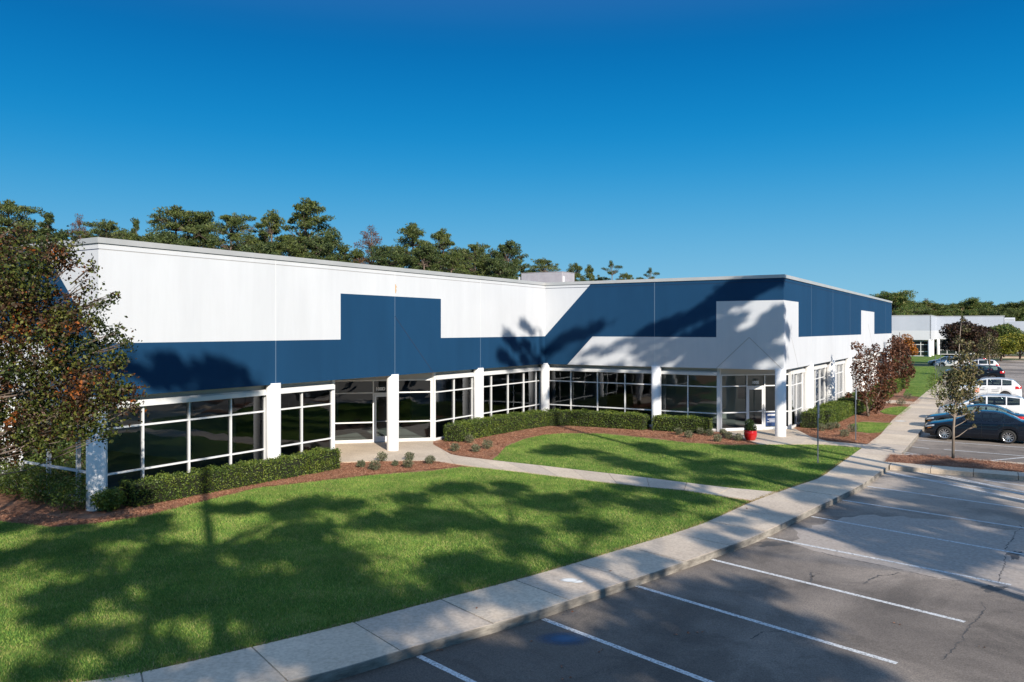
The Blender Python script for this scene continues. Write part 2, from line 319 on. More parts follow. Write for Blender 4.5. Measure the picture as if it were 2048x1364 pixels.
# sidewalk slabs
b = MB(); kb = MB(); step = 4
for i in range(0, len(ko)-1, step):
    j = min(i+step, len(ko)-1); mid = []
    seg = list(range(i, j+1)); o = [ko[k].copy() for k in seg]; n_ = [kin[k].copy() for k in seg]
    g = .014
    d = (o[1]-o[0]).normalized(); o[0] += d*g; n_[0] += d*g; d = (o[-2]-o[-1]).normalized(); o[-1] += d*g; n_[-1] += d*g
    o = [p+(q-p).normalized()*.012 for p, q in zip(o, n_)]
    zz = .02+rnd.uniform(-.004, .004)
    b.poly([xy(p) for p in o]+[xy(p) for p in n_[::-1]], zz, thick=.05)
tag(b.build('sidewalk', M['conc']), kind='structure')
for i in range(len(ko)-1):
    p, q = ko[i], ko[i+1]; a, c = kin[i], kin[i+1]
    pi, qi = p+(a-p).normalized()*.13, q+(c-q).normalized()*.13
    Z = lambda v, z: Vector((v.x, v.y, z))
    kb.add([Z(p,-.30),Z(q,-.30),Z(q,.005),Z(p,.005),Z(q+(c-q).normalized()*.014,.016),Z(p+(a-p).normalized()*.014,.016)], [(0,1,2,3),(3,2,4,5)])
    kb.add([Z(pi,.006),Z(qi,.006),Z(a,.006),Z(c,.006)], [(0,1,3,2)])
tag(kb.build('kerb', M['kerb']), kind='structure')
# paths
def path(name, pl, z, joints=()):
    b = MB(); b.poly(pl, z, thick=.06); tag(b.build(name, M['conc']), kind='structure')
# entry D pad and diagonal path made of slabs
up = g2([(866,889),(905,911),(984,921),(1060,929),(1136,938),(1220,947.5),(1302,957),(1380,967),(1455,976),(1556,985)]); lo = g2([(866,922),(900,927),(960,935),(1040,944),(1130,955),(1210,965),(1290,974),(1365,980.5),(1440,992),(1506,1001)])
b = MB()
A_ = resample(up, 1.55); B_ = resample(lo, 1.55)
pl_up = [Vector((*p, 0)) for p in up]; pl_lo = [Vector((*p, 0)) for p in lo]
def along(pl, t):
    Ls = [(b_-a_).length for a_, b_ in zip(pl, pl[1:])]; T = t*sum(Ls)
    for a_, b_, l in zip(pl, pl[1:], Ls):
        if T <= l: return a_+(b_-a_)*(T/l)
        T -= l
    return pl[-1]
ns = 11
for i in range(ns):
    t0, t1 = i/ns+.0006, (i+1)/ns-.0006
    q = [along(pl_up, t0), along(pl_up, (t0+t1)/2), along(pl_up, t1), along(pl_lo, t1), along(pl_lo, (t0+t1)/2), along(pl_lo, t0)]
    b.poly([xy(p) for p in q], .016+.002*(i % 2), thick=.06)
N1 = [W(-.45,10.05), W(-3.8,13.4), W(-.45,16.75)]
front = g2([(688,925),(768,922),(866,921.5)]); frv = [Vector((*p,0)) for p in front]
rt = Vector((*g2([(866,889)])[0],0))
q = [N1[0], N1[1], N1[2], rt, frv[2], frv[1], frv[0]]
cp = W(.0,13.4); ctr = W(1.6,13.4)
pc = [(N1[0],N1[1],cp,frv[1]*.55+frv[0]*.45,frv[0]), (N1[1],N1[2],rt,frv[2],frv[1]*.55+frv[0]*.45,cp)]
for k, pp in enumerate(pc): b.poly([xy(p) for p in pp], .019-.003*k, thick=.06)
tag(b.build('entry_path', M['conc']), kind='structure')
# entry E pad and path
b = MB()
upE = g2([(1588,857),(1622,874),(1655,883),(1700,887),(1745,890)]); loE = g2([(1488,878),(1520,889),(1600,889),(1648,889),(1724,895.5)])
A1, A2 = W(10.05,27.25), W(12.95,30.15)
b.poly([xy(A1), xy(A2), upE[0], upE[1], loE[2], loE[1], loE[0], xy(G(1447,866))], .018, thick=.06)
b.poly([upE[1], upE[2], loE[3], loE[2]], .015, thick=.06); b.poly([upE[2], upE[3], upE[4], xy(G(1760,893)), loE[4], loE[3]], .017, thick=.06)
tag(b.build('entry_path', M['conc']), kind='structure')
pF = g2([(1776,800),(1839,804.5),(1834,810),(1768,806)]); path('entry_path', pF, .016)
pG = g2([(1868,727),(1905,727),(1905,731),(1868,732)]); path('entry_path', pG, .016)
# lawns
lawn_px = {
 'near': g2([(0,1043),(105,1055),(198,1047),(290,1033),(396,1006),(512,977),(610,966),(744,951),(866,942),(925,934),(960,936),(1040,945),(1130,956),(1210,966),(1290,975),(1365,981.5),(1440,993),(1500,1003),(1416,1045.5),(1346,1070),(1267,1093),(1185,1118),(1090,1147),(967,1180),(843,1211),(700,1250),(530,1291),(340,1336),(220,1365)])+[(-11.4,11.1),(-21,6.4),(-30,0),(-26,6),(-19,16),(-17,22)],
 'middle': g2([(984,920),(996,911),(1012,893),(1053,877),(1090,870),(1126,867),(1204,867.5),(1290,876),(1375,886),(1460,890.7),(1519,889.5),(1642,889.5),(1723,896),(1638,957),(1553,985),(1455,975),(1326,959.5),(1220,946.5),(1136,937),(1060,928)]),
 'small near': g2([(1701,851),(1712,846),(1728,844.5),(1750,845.5),(1785,847),(1761,866.5),(1740,866),(1714,863)]),
 'small far': g2([(1760,823),(1770,818),(1784,814.5),(1803,813),(1824,815),(1802,830.5),(1785,829),(1768,827)]),
 'long': g2([(1812,780),(1806,790),(1851,795),(1870,778),(1877,758),(1872,737),(1868,733),(1817,733),(1800,745)]),
 'far': g2([(1780,726),(1868,726),(1890,712),(1880,709),(1780,712)]),
}
b = MB()
for k, pl in lawn_px.items(): b.poly(pl, .004, thick=.02)
tag(b.build('lawn', M['lawn']), kind='structure')
b = MB(); b.poly([xy(W(-60,80)),xy(W(16.8,80)),xy(W(16.8,138)),xy(W(-60,138))], -.006); tag(b.build('lawn', M['ground']), kind='structure')
def inside(px, py, poly):
    c = np.zeros(len(px), bool); n = len(poly); j = n-1
    for i in range(n):
        xi, yi = poly[i]; xj, yj = poly[j]
        if yi != yj: c ^= ((yi > py) != (yj > py)) & (px < (xj-xi)*(py-yi)/(yj-yi)+xi)
        j = i
    return c
def scatter(poly, n):
    a = np.array(poly); lo_, hi = a.min(0), a.max(0); out = []; got = 0
    while got < n:
        p = rng.uniform(lo_, hi, (n*2, 2)); p = p[inside(p[:,0], p[:,1], poly)]; out.append(p); got += len(p)
    return np.concatenate(out)[:n]
def blades(pts, z, h, wd, lean, name, mat_, label, cat):
    n = len(pts); a = rng.uniform(0, 2*np.pi, n); ln = rng.uniform(0, 2*np.pi, n); hh = h*rng.uniform(.6, 1.4, n); w_ = wd*rng.uniform(.7, 1.4, n)
    dx, dy = np.cos(a)*w_/2, np.sin(a)*w_/2; l_ = lean*hh*rng.uniform(.2, 1.2, n)
    v = np.zeros((n, 3, 3)); v[:,0] = np.c_[pts[:,0]-dx, pts[:,1]-dy, np.full(n, z)]; v[:,1] = np.c_[pts[:,0]+dx, pts[:,1]+dy, np.full(n, z)]
    v[:,2] = np.c_[pts[:,0]+np.cos(ln)*l_, pts[:,1]+np.sin(ln)*l_, z+hh]
    o = np_mesh(name, v.reshape(-1, 3), 3, mat_); tag(o, label, cat, kind='stuff')
P = [scatter(lawn_px['near'][:-6]+[(-11.4,11.1),(-16,13),(-17,22)], 400000), scatter(lawn_px['middle'], 120000), scatter(lawn_px['small near'], 9000), scatter(lawn_px['small far'], 6000), scatter(lawn_px['long'], 22000)]
blades(np.concatenate(P), .0, .048, .013, .9, 'grass', M['blade'], 'short mown green grass of the lawns in front of the building', 'grass')
fr = []
for p_, q_ in zip(ki, ki[1:]):
    if -12 < p_.x < 14 and 9 < p_.y < 33:
        d_ = (q_-p_).normalized(); n_ = Vector((-d_.y, d_.x, 0))
        for _ in range(60): c_ = p_.lerp(q_, rnd.random())+n_*abs(rnd.gauss(0, .06)); fr.append((c_.x, c_.y))
M['dry'] = leafmat('dry_grass', [(.42,.32,.17),(.34,.25,.12),(.28,.24,.09)], .2)
blades(np.array(fr), .0, .05, .018, 1.6, 'grass', M['dry'], 'tan dry fringe of grass along the inner pavement edge', 'grass')
# mulch needle litter
mp = lambda l: g2(l)
mulch = [mp([(0,1020),(180,1040),(330,1000),(500,970),(640,945),(690,926),(768,923),(866,922),(925,932),(744,949),(610,964),(512,975),(396,1004),(290,1031),(198,1045),(105,1053),(0,1041)]),
 mp([(870,890),(905,909),(975,918),(996,908),(1012,890),(1053,875),(1126,865),(1204,865),(1290,873),(1375,884),(1460,889),(1515,888),(1488,878),(1430,868),(1204,857),(1100,853),(960,876),(890,886)]),
 mp([(1592,858),(1622,873),(1655,882),(1745,889),(1770,862),(1735,868),(1700,862),(1690,851),(1728,841),(1795,843),(1815,826),(1790,832),(1750,826),(1765,812),(1835,809),(1842,799),(1805,800),(1770,812),(1700,830),(1626,857)])]
P = [scatter(mulch[0], 45000), scatter(mulch[1], 45000), scatter(mulch[2], 45000)]
blades(np.concatenate(P), .0, .028, .020, 4.5, 'pine_straw', M['straw'], 'rust red pine straw mulch spread over the planting beds', 'pine straw')
# painted bay lines
LZ = -.146
b = MB()
def line(x0, y0, x1, y1, ext=1.0, wd=.115):
    p, q = G(x0, y0, -.15), G(x1, y1, -.15); q = p+(q-p)*ext; d = (q-p).normalized(); t = Vector((-d.y, d.x, 0))*wd/2
    n = 14; vs = []
    for i in range(n+1):
        c = p+(q-p)*(i/n); e = 0 if i in (0, n) else rnd.uniform(-.006, .006)
        vs += [c-t*(1+e*6)+Vector((0,0,.004)), c+t*(1+e*6)+Vector((0,0,.004))]
    b.add(vs, [(2*i, 2*i+1, 2*i+3, 2*i+2) for i in range(n)])
for a in [(837,1312,943,1364,3),(1086,1238,1400,1357,1.25),(1273,1172,1794,1327),(1424,1119,1930,1244),(1535,1075,2022,1170),(1623,1033,2048,1109,1.2),(1683,1000,2048,1056,1.5),(1730,972,2048,1017,1.6)]: line(*a)
tag(b.build('parking_bay_lines', M['line']), kind='structure')
b = MB()
for k, a in enumerate([(1769,946,1935,971,1.6),(1773,943,2048,1000),(1814,941,2030,980),(1892,952,2048,984,1.2),(1968,960,2048,972,1.2),(1835,880,2048,895,1.4),(1824,893.7,1858,897),(1888,899,2048,912,1.4),(1809,908,1870,914),(1808,905,1838,909),(1930,926,2048,915,1.2)]):
    b_old = len(b.v); line(*a); b.v[b_old:] = [(x, y, z+.0006*(k % 5)) for x, y, z in b.v[b_old:]]
for k in range(3, 26):
    p = W(21.0, 28+2.74*k*1.0+1.5)
    c = e0+U*(2.74*k)+V*.2; q = c+V*5.2; t = U*.05
    b.add([c-t+Vector((0,0,-.146)), c+t+Vector((0,0,-.146)), q+t+Vector((0,0,-.146)), q-t+Vector((0,0,-.146))], [(0,1,2,3)])
tag(b.build('parking_bay_lines', M['line']), kind='structure')
# weathered lighter resurfacing patch beyond the long seam
b = MB(); seam = [G(a_, c_, -.15) for a_, c_ in [(1629,1103),(1700,1118),(1795,1139),(1880,1158),(1982,1172),(2048,1192),(2200,1240)]]
far_ = [G(a_, c_, -.15) for a_, c_ in [(2300,1120),(2048,1062),(1900,1042),(1800,1034),(1712,1028),(1668,1040),(1630,1052),(1595,1058),(1600,1072),(1575,1082),(1592,1094)]]
pp_ = []
for a_, c_ in zip(seam+far_, (seam+far_)[1:]+[seam[0]]):
    n_s = max(2, int((c_-a_).length/.35))
    for q_ in range(n_s):
        e_ = a_.lerp(c_, q_/n_s); jj = .05 if a_ in seam else .16; pp_.append((e_.x+rnd.uniform(-jj,jj), e_.y+rnd.uniform(-jj,jj)))
b.poly(pp_, -.1491); tag(b.build('parking_lot_patch', M['asph_light']), kind='structure')
# cracks and patches
b = MB()
def crack(pts, wd):
    P_ = resample(g2(pts, -.15), .06); vs = []; n = len(P_); off = [0]
    for i in range(n): off.append(off[-1]*.9+rnd.uniform(-.03, .03))
    for i, p in enumerate(P_):
        d = (P_[min(i+1,n-1)]-P_[max(i-1,0)]).normalized(); t = Vector((-d.y, d.x, 0)); c = p+t*off[i]; w2 = wd*.75*rnd.uniform(.1, 1.7)/2
        vs += [c-t*w2+Vector((0,0,-.1475)), c+t*w2+Vector((0,0,-.1475))]
    b.add(vs, [(2*i, 2*i+1, 2*i+3, 2*i+2) for i in range(n-1)])
crack([(1629,1103),(1700,1118),(1795,1139),(1880,1158),(1982,1172),(2048,1192)], .035)
crack([(1885,1320),(1905,1290),(1935,1262),(1958,1232),(1968,1212),(1962,1204)], .035)
crack([(1620,1155),(1632,1145),(1628,1160),(1615,1170)], .06); crack([(1725,1168),(1755,1157),(1762,1152),(1800,1146)], .05); crack([(1500,1278),(1540,1264),(1580,1262)], .03)
crack([(2040,1050),(2020,1090),(2010,1130),(1990,1165)], .03)
def blotch(cx, cy, rx, ry, n=110, sd=0):
    c = G(cx, cy, -.15); ex = G(cx+rx, cy, -.15)-c; ey = G(cx, cy-ry, -.15)-c; rr = random.Random(sd)
    ph = [rr.uniform(0, 6.28) for _ in range(4)]; pl = []
    for i in range(n):
        t = 2*math.pi*i/n; r = 1+.22*math.sin(3*t+ph[0])+.16*math.sin(5*t+ph[1])+.1*math.sin(9*t+ph[2])+.07*math.sin(21*t+ph[3])+rr.uniform(-.09,.09)
        p = c+ex*r*math.cos(t)+ey*r*math.sin(t); pl.append(xy(p))
    b.poly(pl, -.1482)
blotch(1985,1177,24,6,sd=1); blotch(2030,1110,13,8,sd=2); blotch(1545,1088,30,5,sd=4)
# dark band where the lot meets the kerb
for i in range(6, 52):
    pass
tag(b.build('pavement_cracks', M['seal_dark']), kind='structure')
b = MB()
inn = smooth(ko[:130], 2); ph = [rnd.uniform(0, 6) for _ in range(5)]
vs = []
for i, p in enumerate(inn):
    t = i*.5; wv = .22+.13*math.sin(t*.9+ph[0])+.10*math.sin(t*2.3+ph[1])+.07*math.sin(t*4.9+ph[2])+.05*rnd.uniform(-1, 1)
    d = (p-kin[i]).normalized(); vs += [Vector((p.x, p.y, -.1488)), Vector((*(p+d*max(wv,.06))[:2], -.1488))]
b.add(vs, [(2*i, 2*i+1, 2*i+3, 2*i+2) for i in range(len(inn)-1)])
tag(b.build('gutter_stain', M['seal_dark']), kind='structure')
m = M['bluestain'] = mat('faded_blue_paint', (.035,.10,.19), .8)
tr = N(m, 'ShaderNodeBsdfTransparent'); ms = N(m, 'ShaderNodeMixShader'); tcx = N(m, 'ShaderNodeTexCoord'); gr = N(m, 'ShaderNodeTexGradient', gradient_type='SPHERICAL'); L(m, tcx.outputs['Object'], gr.inputs[0])
mm_ = N(m, 'ShaderNodeMath', operation='MULTIPLY'); L(m, gr.outputs['Fac'], mm_.inputs[0]); mm_.inputs[1].default_value = 1.2; mm_.use_clamp = True
L(m, mm_.outputs[0], ms.inputs[0]); L(m, tr.outputs[0], ms.inputs[1]); L(m, bsdf(m).outputs[0], ms.inputs[2]); L(m, ms.outputs[0], m.node_tree.nodes['Material Output'].inputs[0])
b = MB(); b.poly([(math.cos(t*.2618), math.sin(t*.2618)) for t in range(24)], 0); o = b.build('paint_stain', M['bluestain']); tag(o, kind='structure')
o.location = G(1128, 1277, -.1465); o.scale = (.55, .36, 1)
m = M['whitestain'] = mat('white_overspray', (.75,.75,.72), .8)
tr = N(m, 'ShaderNodeBsdfTransparent'); ms = N(m, 'ShaderNodeMixShader'); tcx = N(m, 'ShaderNodeTexCoord'); gr = N(m, 'ShaderNodeTexGradient', gradient_type='SPHERICAL'); L(m, tcx.outputs['Object'], gr.inputs[0])
mm_ = N(m, 'ShaderNodeMath', operation='MULTIPLY'); L(m, gr.outputs['Fac'], mm_.inputs[0]); mm_.inputs[1].default_value = 2.2; mm_.use_clamp = True
L(m, mm_.outputs[0], ms.inputs[0]); L(m, tr.outputs[0], ms.inputs[1]); L(m, bsdf(m).outputs[0], ms.inputs[2]); L(m, ms.outputs[0], m.node_tree.nodes['Material Output'].inputs[0])
for (px, py, sx) in ((1139,1160,.22),(1155,1163,.16),(1800,842,.4)):
    b = MB(); b.poly([(math.cos(t*.2618), math.sin(t*.2618)) for t in range(24)], 0); o = b.build('paint_stain', M['whitestain']); tag(o, kind='structure')
    o.location = G(px, py, .03)+Vector((0,0,.001*sx)); o.scale = (sx, sx*.7, 1)
# tree island in the lot: concrete strip, then mulch mound
b = MB()
nt_ = g2([(1779,932),(1860,938),(1877,939.5),(1968,947),(2048,953.5)]); nt_.append(tuple(np.array(nt_[-1])+(np.array(nt_[-1])-np.array(nt_[-2]))*1.0))
fr_ = g2([(1790,921),(1877,931),(1974,941),(2016,945)]); 
d_ = Vector((nt_[-1][0]-nt_[0][0], nt_[-1][1]-nt_[0][1], 0)).normalized(); n_ = Vector((-d_.y, d_.x, 0))
n_ = n_ if n_.y > 0 else -n_
base = [Vector((*nt_[0],0))]; Lst = (Vector((*nt_[-1],0))-base[0]).length
for i in range(4):
    t0, t1 = i/4*Lst+.01, (i+1)/4*Lst-.01; p, q = base[0]+d_*t0, base[0]+d_*t1
    b.poly([xy(p), xy(q), xy(q+n_*.95), xy(p+n_*.95)], .02, thick=.35)
    p2, q2 = p+n_*2.9, q+n_*2.9; b.poly([xy(p2), xy(q2), xy(q2+n_*.5), xy(p2+n_*.5)], .02, thick=.35)
pe = base[0]+d_*Lst; b.poly([xy(pe), xy(pe+d_*.5+n_*.4), xy(pe+d_*.5+n_*3.0), xy(pe+n_*3.4)], .02, thick=.35)
tag(b.build('kerb_island', M['conc']), kind='structure')
TB = G(1906, 914); nx, ny = 60, 18; vs = []; tb = (TB-base[0]); tx, ty = tb.dot(d_), tb.dot(n_)
for j in range(ny+1):
    for i in range(nx+1):
        x = -.25+i/nx*(Lst+.25); y = .9+j/ny*2.05; s_ = math.exp(-((x-tx+.7)**2)/1.0)+.55*math.exp(-((x-tx-1.0)**2)/1.6)
        h = .03+.62*s_*math.exp(-((y-ty+.1)**2)/.62)*max(0, math.sin(math.pi*min(1, j/ny)))**.5+rnd.uniform(-.015, .015)
        p = base[0]+d_*x+n_*y; vs.append((p.x, p.y, h if 0 < j < ny else .0))
b = MB(); b.add(vs, [(j*(nx+1)+i, j*(nx+1)+i+1, (j+1)*(nx+1)+i+1, (j+1)*(nx+1)+i) for j in range(ny) for i in range(nx)])
tag(b.build('mulch_mound', M['mulch'], smooth=True), kind='structure')
va = np.array(vs); k = rng.integers(0, len(va), 9000); pts = va[k]+rng.normal(0, .05, (9000, 3))*[1,1,.3]; n = len(pts)
a = rng.uniform(0, 2*np.pi, n); l_ = rng.uniform(.06, .16, n); d2 = np.c_[np.cos(a), np.sin(a), rng.uniform(-.3,.5,n)]*l_[:,None]; s2 = np.c_[-np.sin(a), np.cos(a), np.zeros(n)]*.008
v3 = np.stack([pts-s2, pts+s2, pts+d2], 1); v3[...,2] += .02
tag(np_mesh('pine_straw', v3.reshape(-1,3), 3, M['straw']), 'heaped brown pine straw mound round the island sapling', 'pine straw', kind='stuff')
# distant lot edge: strip of bed and second lane
b = MB(); q0 = Vector((*g2([(1860,716)])[0],0)); q0 = G(1990, 713)
b.poly([xy(q0-V*4), xy(q0+V*40), xy(q0+V*40+U*6), xy(q0-V*4+U*6)], -.05, thick=.2); tag(b.build('planting_bed', M['mulch']), kind='structure')
b = MB(); b.poly([xy(q0-V*4-U*.35), xy(q0+V*40-U*.35), xy(q0+V*40), xy(q0-V*4)], .0, thick=.3); tag(b.build('kerb', M['conc']), kind='structure')
# ------------------------------------------------------------------ main office building (local frame: x = v, y = u)
bld = empty('office_building', P0, -TH)
tag(bld, 'long white and navy blue office building with set-in glass storefronts under white round columns', 'building')
ZS, ZB, ZT, ZG = 3.28, 4.88, 6.72, 7.63   # soffit, band top, block top, groove
CW = 71.8
def wallpanels(name, o, d, out, polys, length, joints, diag=(), s_in=-1):
    """o origin (v,u), d direction, out outward normal (2D local); polys: (mat index, [(s,z)..])"""
    o = Vector((*o, 0)); d = Vector((*d, 0)); out = Vector((*out, 0)); b = MB()
    P = lambda s, z, e=0: o+d*s+out*e+Vector((0, 0, z))
    b.prism([P(.03,ZS+.002,-.2), P(length-.03,ZS+.002,-.2), P(length-.03,7.815,-.2), P(.03,7.815,-.2)], out*.187, 2 if s_in == -1 and o.y == 0 and d.y == 1 else 5)
    for mi, pl in polys: b.prism([P(max(s, s_in), z, -.012) for s, z in pl], out*.012, mi)
    for s, z0, z1, mi in joints: b.prism([P(s-.018,z0), P(s+.018,z0), P(s+.018,z1), P(s-.018,z1)], out*.003, mi)
    for (s0, z0, s1, z1, mi) in diag:
        a, c = P(s0, z0, .0015), P(s1, z1, .0015); b.bar(a, c, .035, .006, out, mi)  # flat dark strip painted as the shaded line of a diagonal groove
    return b.build(name, [M['white'], M['blue'], M['groove'], M['seal'], M['seal_blue'], M['groove_blue']], bld)
G2 = ZG+.028
polysA = [(1, [(0,ZS),(26.8,ZS),(26.8,ZB),(0,ZB)]), (1, [(10.05,ZB),(16.75,ZB),(16.75,ZT),(10.05,ZT)]),
          (0, [(0,ZB),(10.05,ZB),(10.05,ZG),(0,ZG)]), (0, [(10.05,ZT),(16.75,ZT),(16.75,ZG),(10.05,ZG)]), (0, [(16.75,ZB),(26.8,ZB),(26.8,ZG),(16.75,ZG)]),
          (0, [(0,G2),(26.8,G2),(26.8,7.82),(0,7.82)])]
jA = [(6.7,ZS,ZB,4),(6.7,ZB,7.8,3),(13.4,ZS,ZT,4),(13.4,ZT,7.8,3),(20.1,ZS,ZB,4),(20.1,ZB,7.8,3)]
wallpanels('wall', (0,0), (0,1), (1,0), polysA, 26.8, jA, [(13.4,5.85,16.15,ZS+.01,5)])
def polysB(Ln, blk):
    e = blk if blk else Ln
    r = [(1, [(0,ZS),(ZB-ZS+.02 if 0 else 1.46,ZS),(3.04,ZB),(0,ZB)]), (0, [(1.46,ZS),(Ln,ZS),(Ln,ZB),(3.04,ZB)]),
         (0, [(0,ZB),(ZG-ZB,ZG),(0,ZG)]), (1, [(0,ZB),(e,ZB),(e,ZG),(ZG-ZB,ZG)]),
         (0, [(0,G2),(G2-ZB,G2),(7.82-ZB,7.82),(0,7.82)]), (1, [(G2-ZB,G2),(Ln,G2),(Ln,7.82),(7.82-ZB,7.82)])]
    if blk: r += [(0, [(e,ZB),(Ln,ZB),(Ln,ZT),(e,ZT)]), (1, [(e,ZT),(Ln,ZT),(Ln,ZG),(e,ZG)])]
    return r
wallpanels('wall', (0,26.8), (1,0), (0,-1), polysB(13.4, 10.05), 13.4, [(6.7,ZS,ZB,3),(6.7,ZB,7.8,4)], [(10.05,ZS+.01,11.72,ZB,2),(11.72,ZB,13.36,ZS+.01,2)])
wallpanels('wall', (0,0), (-1,0), (0,-1), polysB(20.0, None), 20.0, [(6.7,ZS,ZB,3),(6.7,ZB,7.8,4),(13.4,ZS,7.8,4)], s_in=.0125)
Lc = 45.0
polysC = [(0, [(0,ZS),(Lc,ZS),(Lc,ZB),(0,ZB)]), (0, [(0,ZB),(3.35,ZB),(3.35,ZT),(0,ZT)]), (1, [(0,ZT),(3.35,ZT),(3.35,ZG),(0,ZG)]), (1, [(3.35,ZB),(25.3,ZB),(25.3,ZG),(3.35,ZG)]),
          (0, [(25.3,ZB),(32.6,ZB),(32.6,ZT),(25.3,ZT)]), (1, [(25.3,ZT),(32.6,ZT),(32.6,ZG),(25.3,ZG)]), (1, [(32.6,ZB),(Lc,ZB),(Lc,ZG),(32.6,ZG)]), (1, [(0,G2),(Lc,G2),(Lc,7.82),(0,7.82)])]
wallpanels('wall', (13.4,26.8), (0,1), (1,0), polysC, Lc, [(s,ZS,7.8,3 if 0 else 4) for s in ()]+[(s,ZS,ZB,3) for s in (6.7,13.4,20.1,26.8,33.5,40.2)]+[(s,ZB,7.8,4) for s in (6.7,13.4,20.1,40.2)], [(1.68,ZB,3.3,ZS+.01,2),(29,ZB+.8,32.4,ZS,2)], s_in=.0125)
# end and rear walls, coping, roof
b = MB(); b.box(-40,13.38,71.8,72.0,0,7.82); b.box(-40,-39.8,-.0,71.8,0,7.82); b.box(-39.8,-20.0,.0,.2,0,7.82)
b.build('wall', M['white'], bld)
b = MB()
def cope(x0, x1, y0, y1): b.box(x0, x1, y0, y1, 7.82, 7.985)
cope(-.34,.05,-.05,26.75); cope(.05,13.45,26.75,27.14) if 0 else None
b.box(-.34,.05,-.05,26.75,7.82,7.985); b.v = b.v[8:]; b.f = [tuple(i-8 for i in f) for f in b.f[6:]]; b.m = b.m[6:]
b.box(-.34,13.45,26.75,27.14,7.82,7.983); b.box(13.06,13.45,27.14,71.85,7.82,7.985); b.box(-20,-.34,-.05,.34,7.82,7.983)
b.box(-40,13.06,71.7,72.05,7.82,7.98); b.box(-40.05,-39.7,-.05,71.7,7.82,7.98); b.box(-39.7,-20,-.05,.3,7.82,7.98)
b.build('coping', M['coping'], bld)
b = MB(); b.poly([(-39.8,.2),(-.2,.2),(-.2,27.0),(13.2,27.0),(13.2,71.8),(-39.8,71.8)], 7.35, thick=.15)
b.build('roof', M['roofmem'], bld)
# soffit edge / floor / ceiling / interior walls
b = MB()
fl = [(-39.8,.45),(-.45,.45),(-.45,10.05),(-3.8,13.4),(-.45,16.75),(-.45,27.25),(10.05,27.25),(12.95,30.15),(12.95,71.7),(-39.8,71.7)]
b.poly(fl, .03, thick=.2); b.build('floor', M['carpet'], bld)
b = MB(); b.poly(fl, 3.1); b.build('ceiling', M['ceil'], bld)
b = MB()
def iw(x0, y0, x1, y1, mi=0):
    d = Vector((x1-x0, y1-y0, 0)); n_ = Vector((-d.y, d.x, 0)).normalized()
    b.bar((x0, y0, 1.565), (x1, y1, 1.565), 3.06, .12, n_, mi)
iw(-14,1,-14,45); iw(-13.9,6.9,-5,6.9,1); iw(-5,6.9,-5,9); iw(-10,20.3,-13.9,20.3,1); iw(-1,44,-13.9,44); iw(4.2,33.2,12.0,33.2,1); iw(4.2,33.3,4.2,71,0); iw(-6,22,-6,26); iw(2,31,-4,31,0)
for k in range(3): iw(4.3,40.2+k*9,9,40.2+k*9,1)
b.build('interior_wall', [M['int_dark'], M['int_wall']], bld)
b = MB(); b.box(9.4,10.0,33.06,33.13,1.25,2.0); b.build('whiteboard', M['int_dark'], bld)
b = MB()  # soffits behind the panels
b.poly([(0,.0),(-.2,.0),(-.5,.5),(-.5,10.1),(-3.9,13.4),(-.5,16.7),(-.5,27.3),(10.0,27.3),(12.9,30.2),(12.9,71.8),(13.2,71.8),(13.2,27),(0-.2,27),(-.2,0)], ZS+.02) if 0 else None
b.poly([(-.2,.2),(-.52,.52),(-.52,10.05),(-3.87,13.4),(-.52,16.75),(-.52,27.32),(10.0,27.32),(12.88,30.2),(12.88,71.7),(13.2,71.7),(13.2,27.0),(-.2,27.0)], ZS+.03)
b.poly([(-.2,.2),(-20,.2),(-20,.52),(-.52,.52)], ZS+.03)
b.build('soffit', M['soffit'], bld)
# columns
for i, (cx, cy) in enumerate([(-13.4,.2),(-6.55,.2),(-.22,.06),(-.12,6.7),(-.12,13.4),(-.12,20.1),(-.05,26.9),(6.76,26.92),(13.22,26.93)]+[(13.26,33.5+6.7*k) for k in range(6)]):
    b = MB(); b.lathe([(0,3.33),(.262,3.33),(.262,.02),(.262,-.1)], 40, (cx,cy,0)); b.build('column', M['col'], bld, smooth=False).data.polygons.foreach_set('use_smooth', [False]*40+[True]*80)
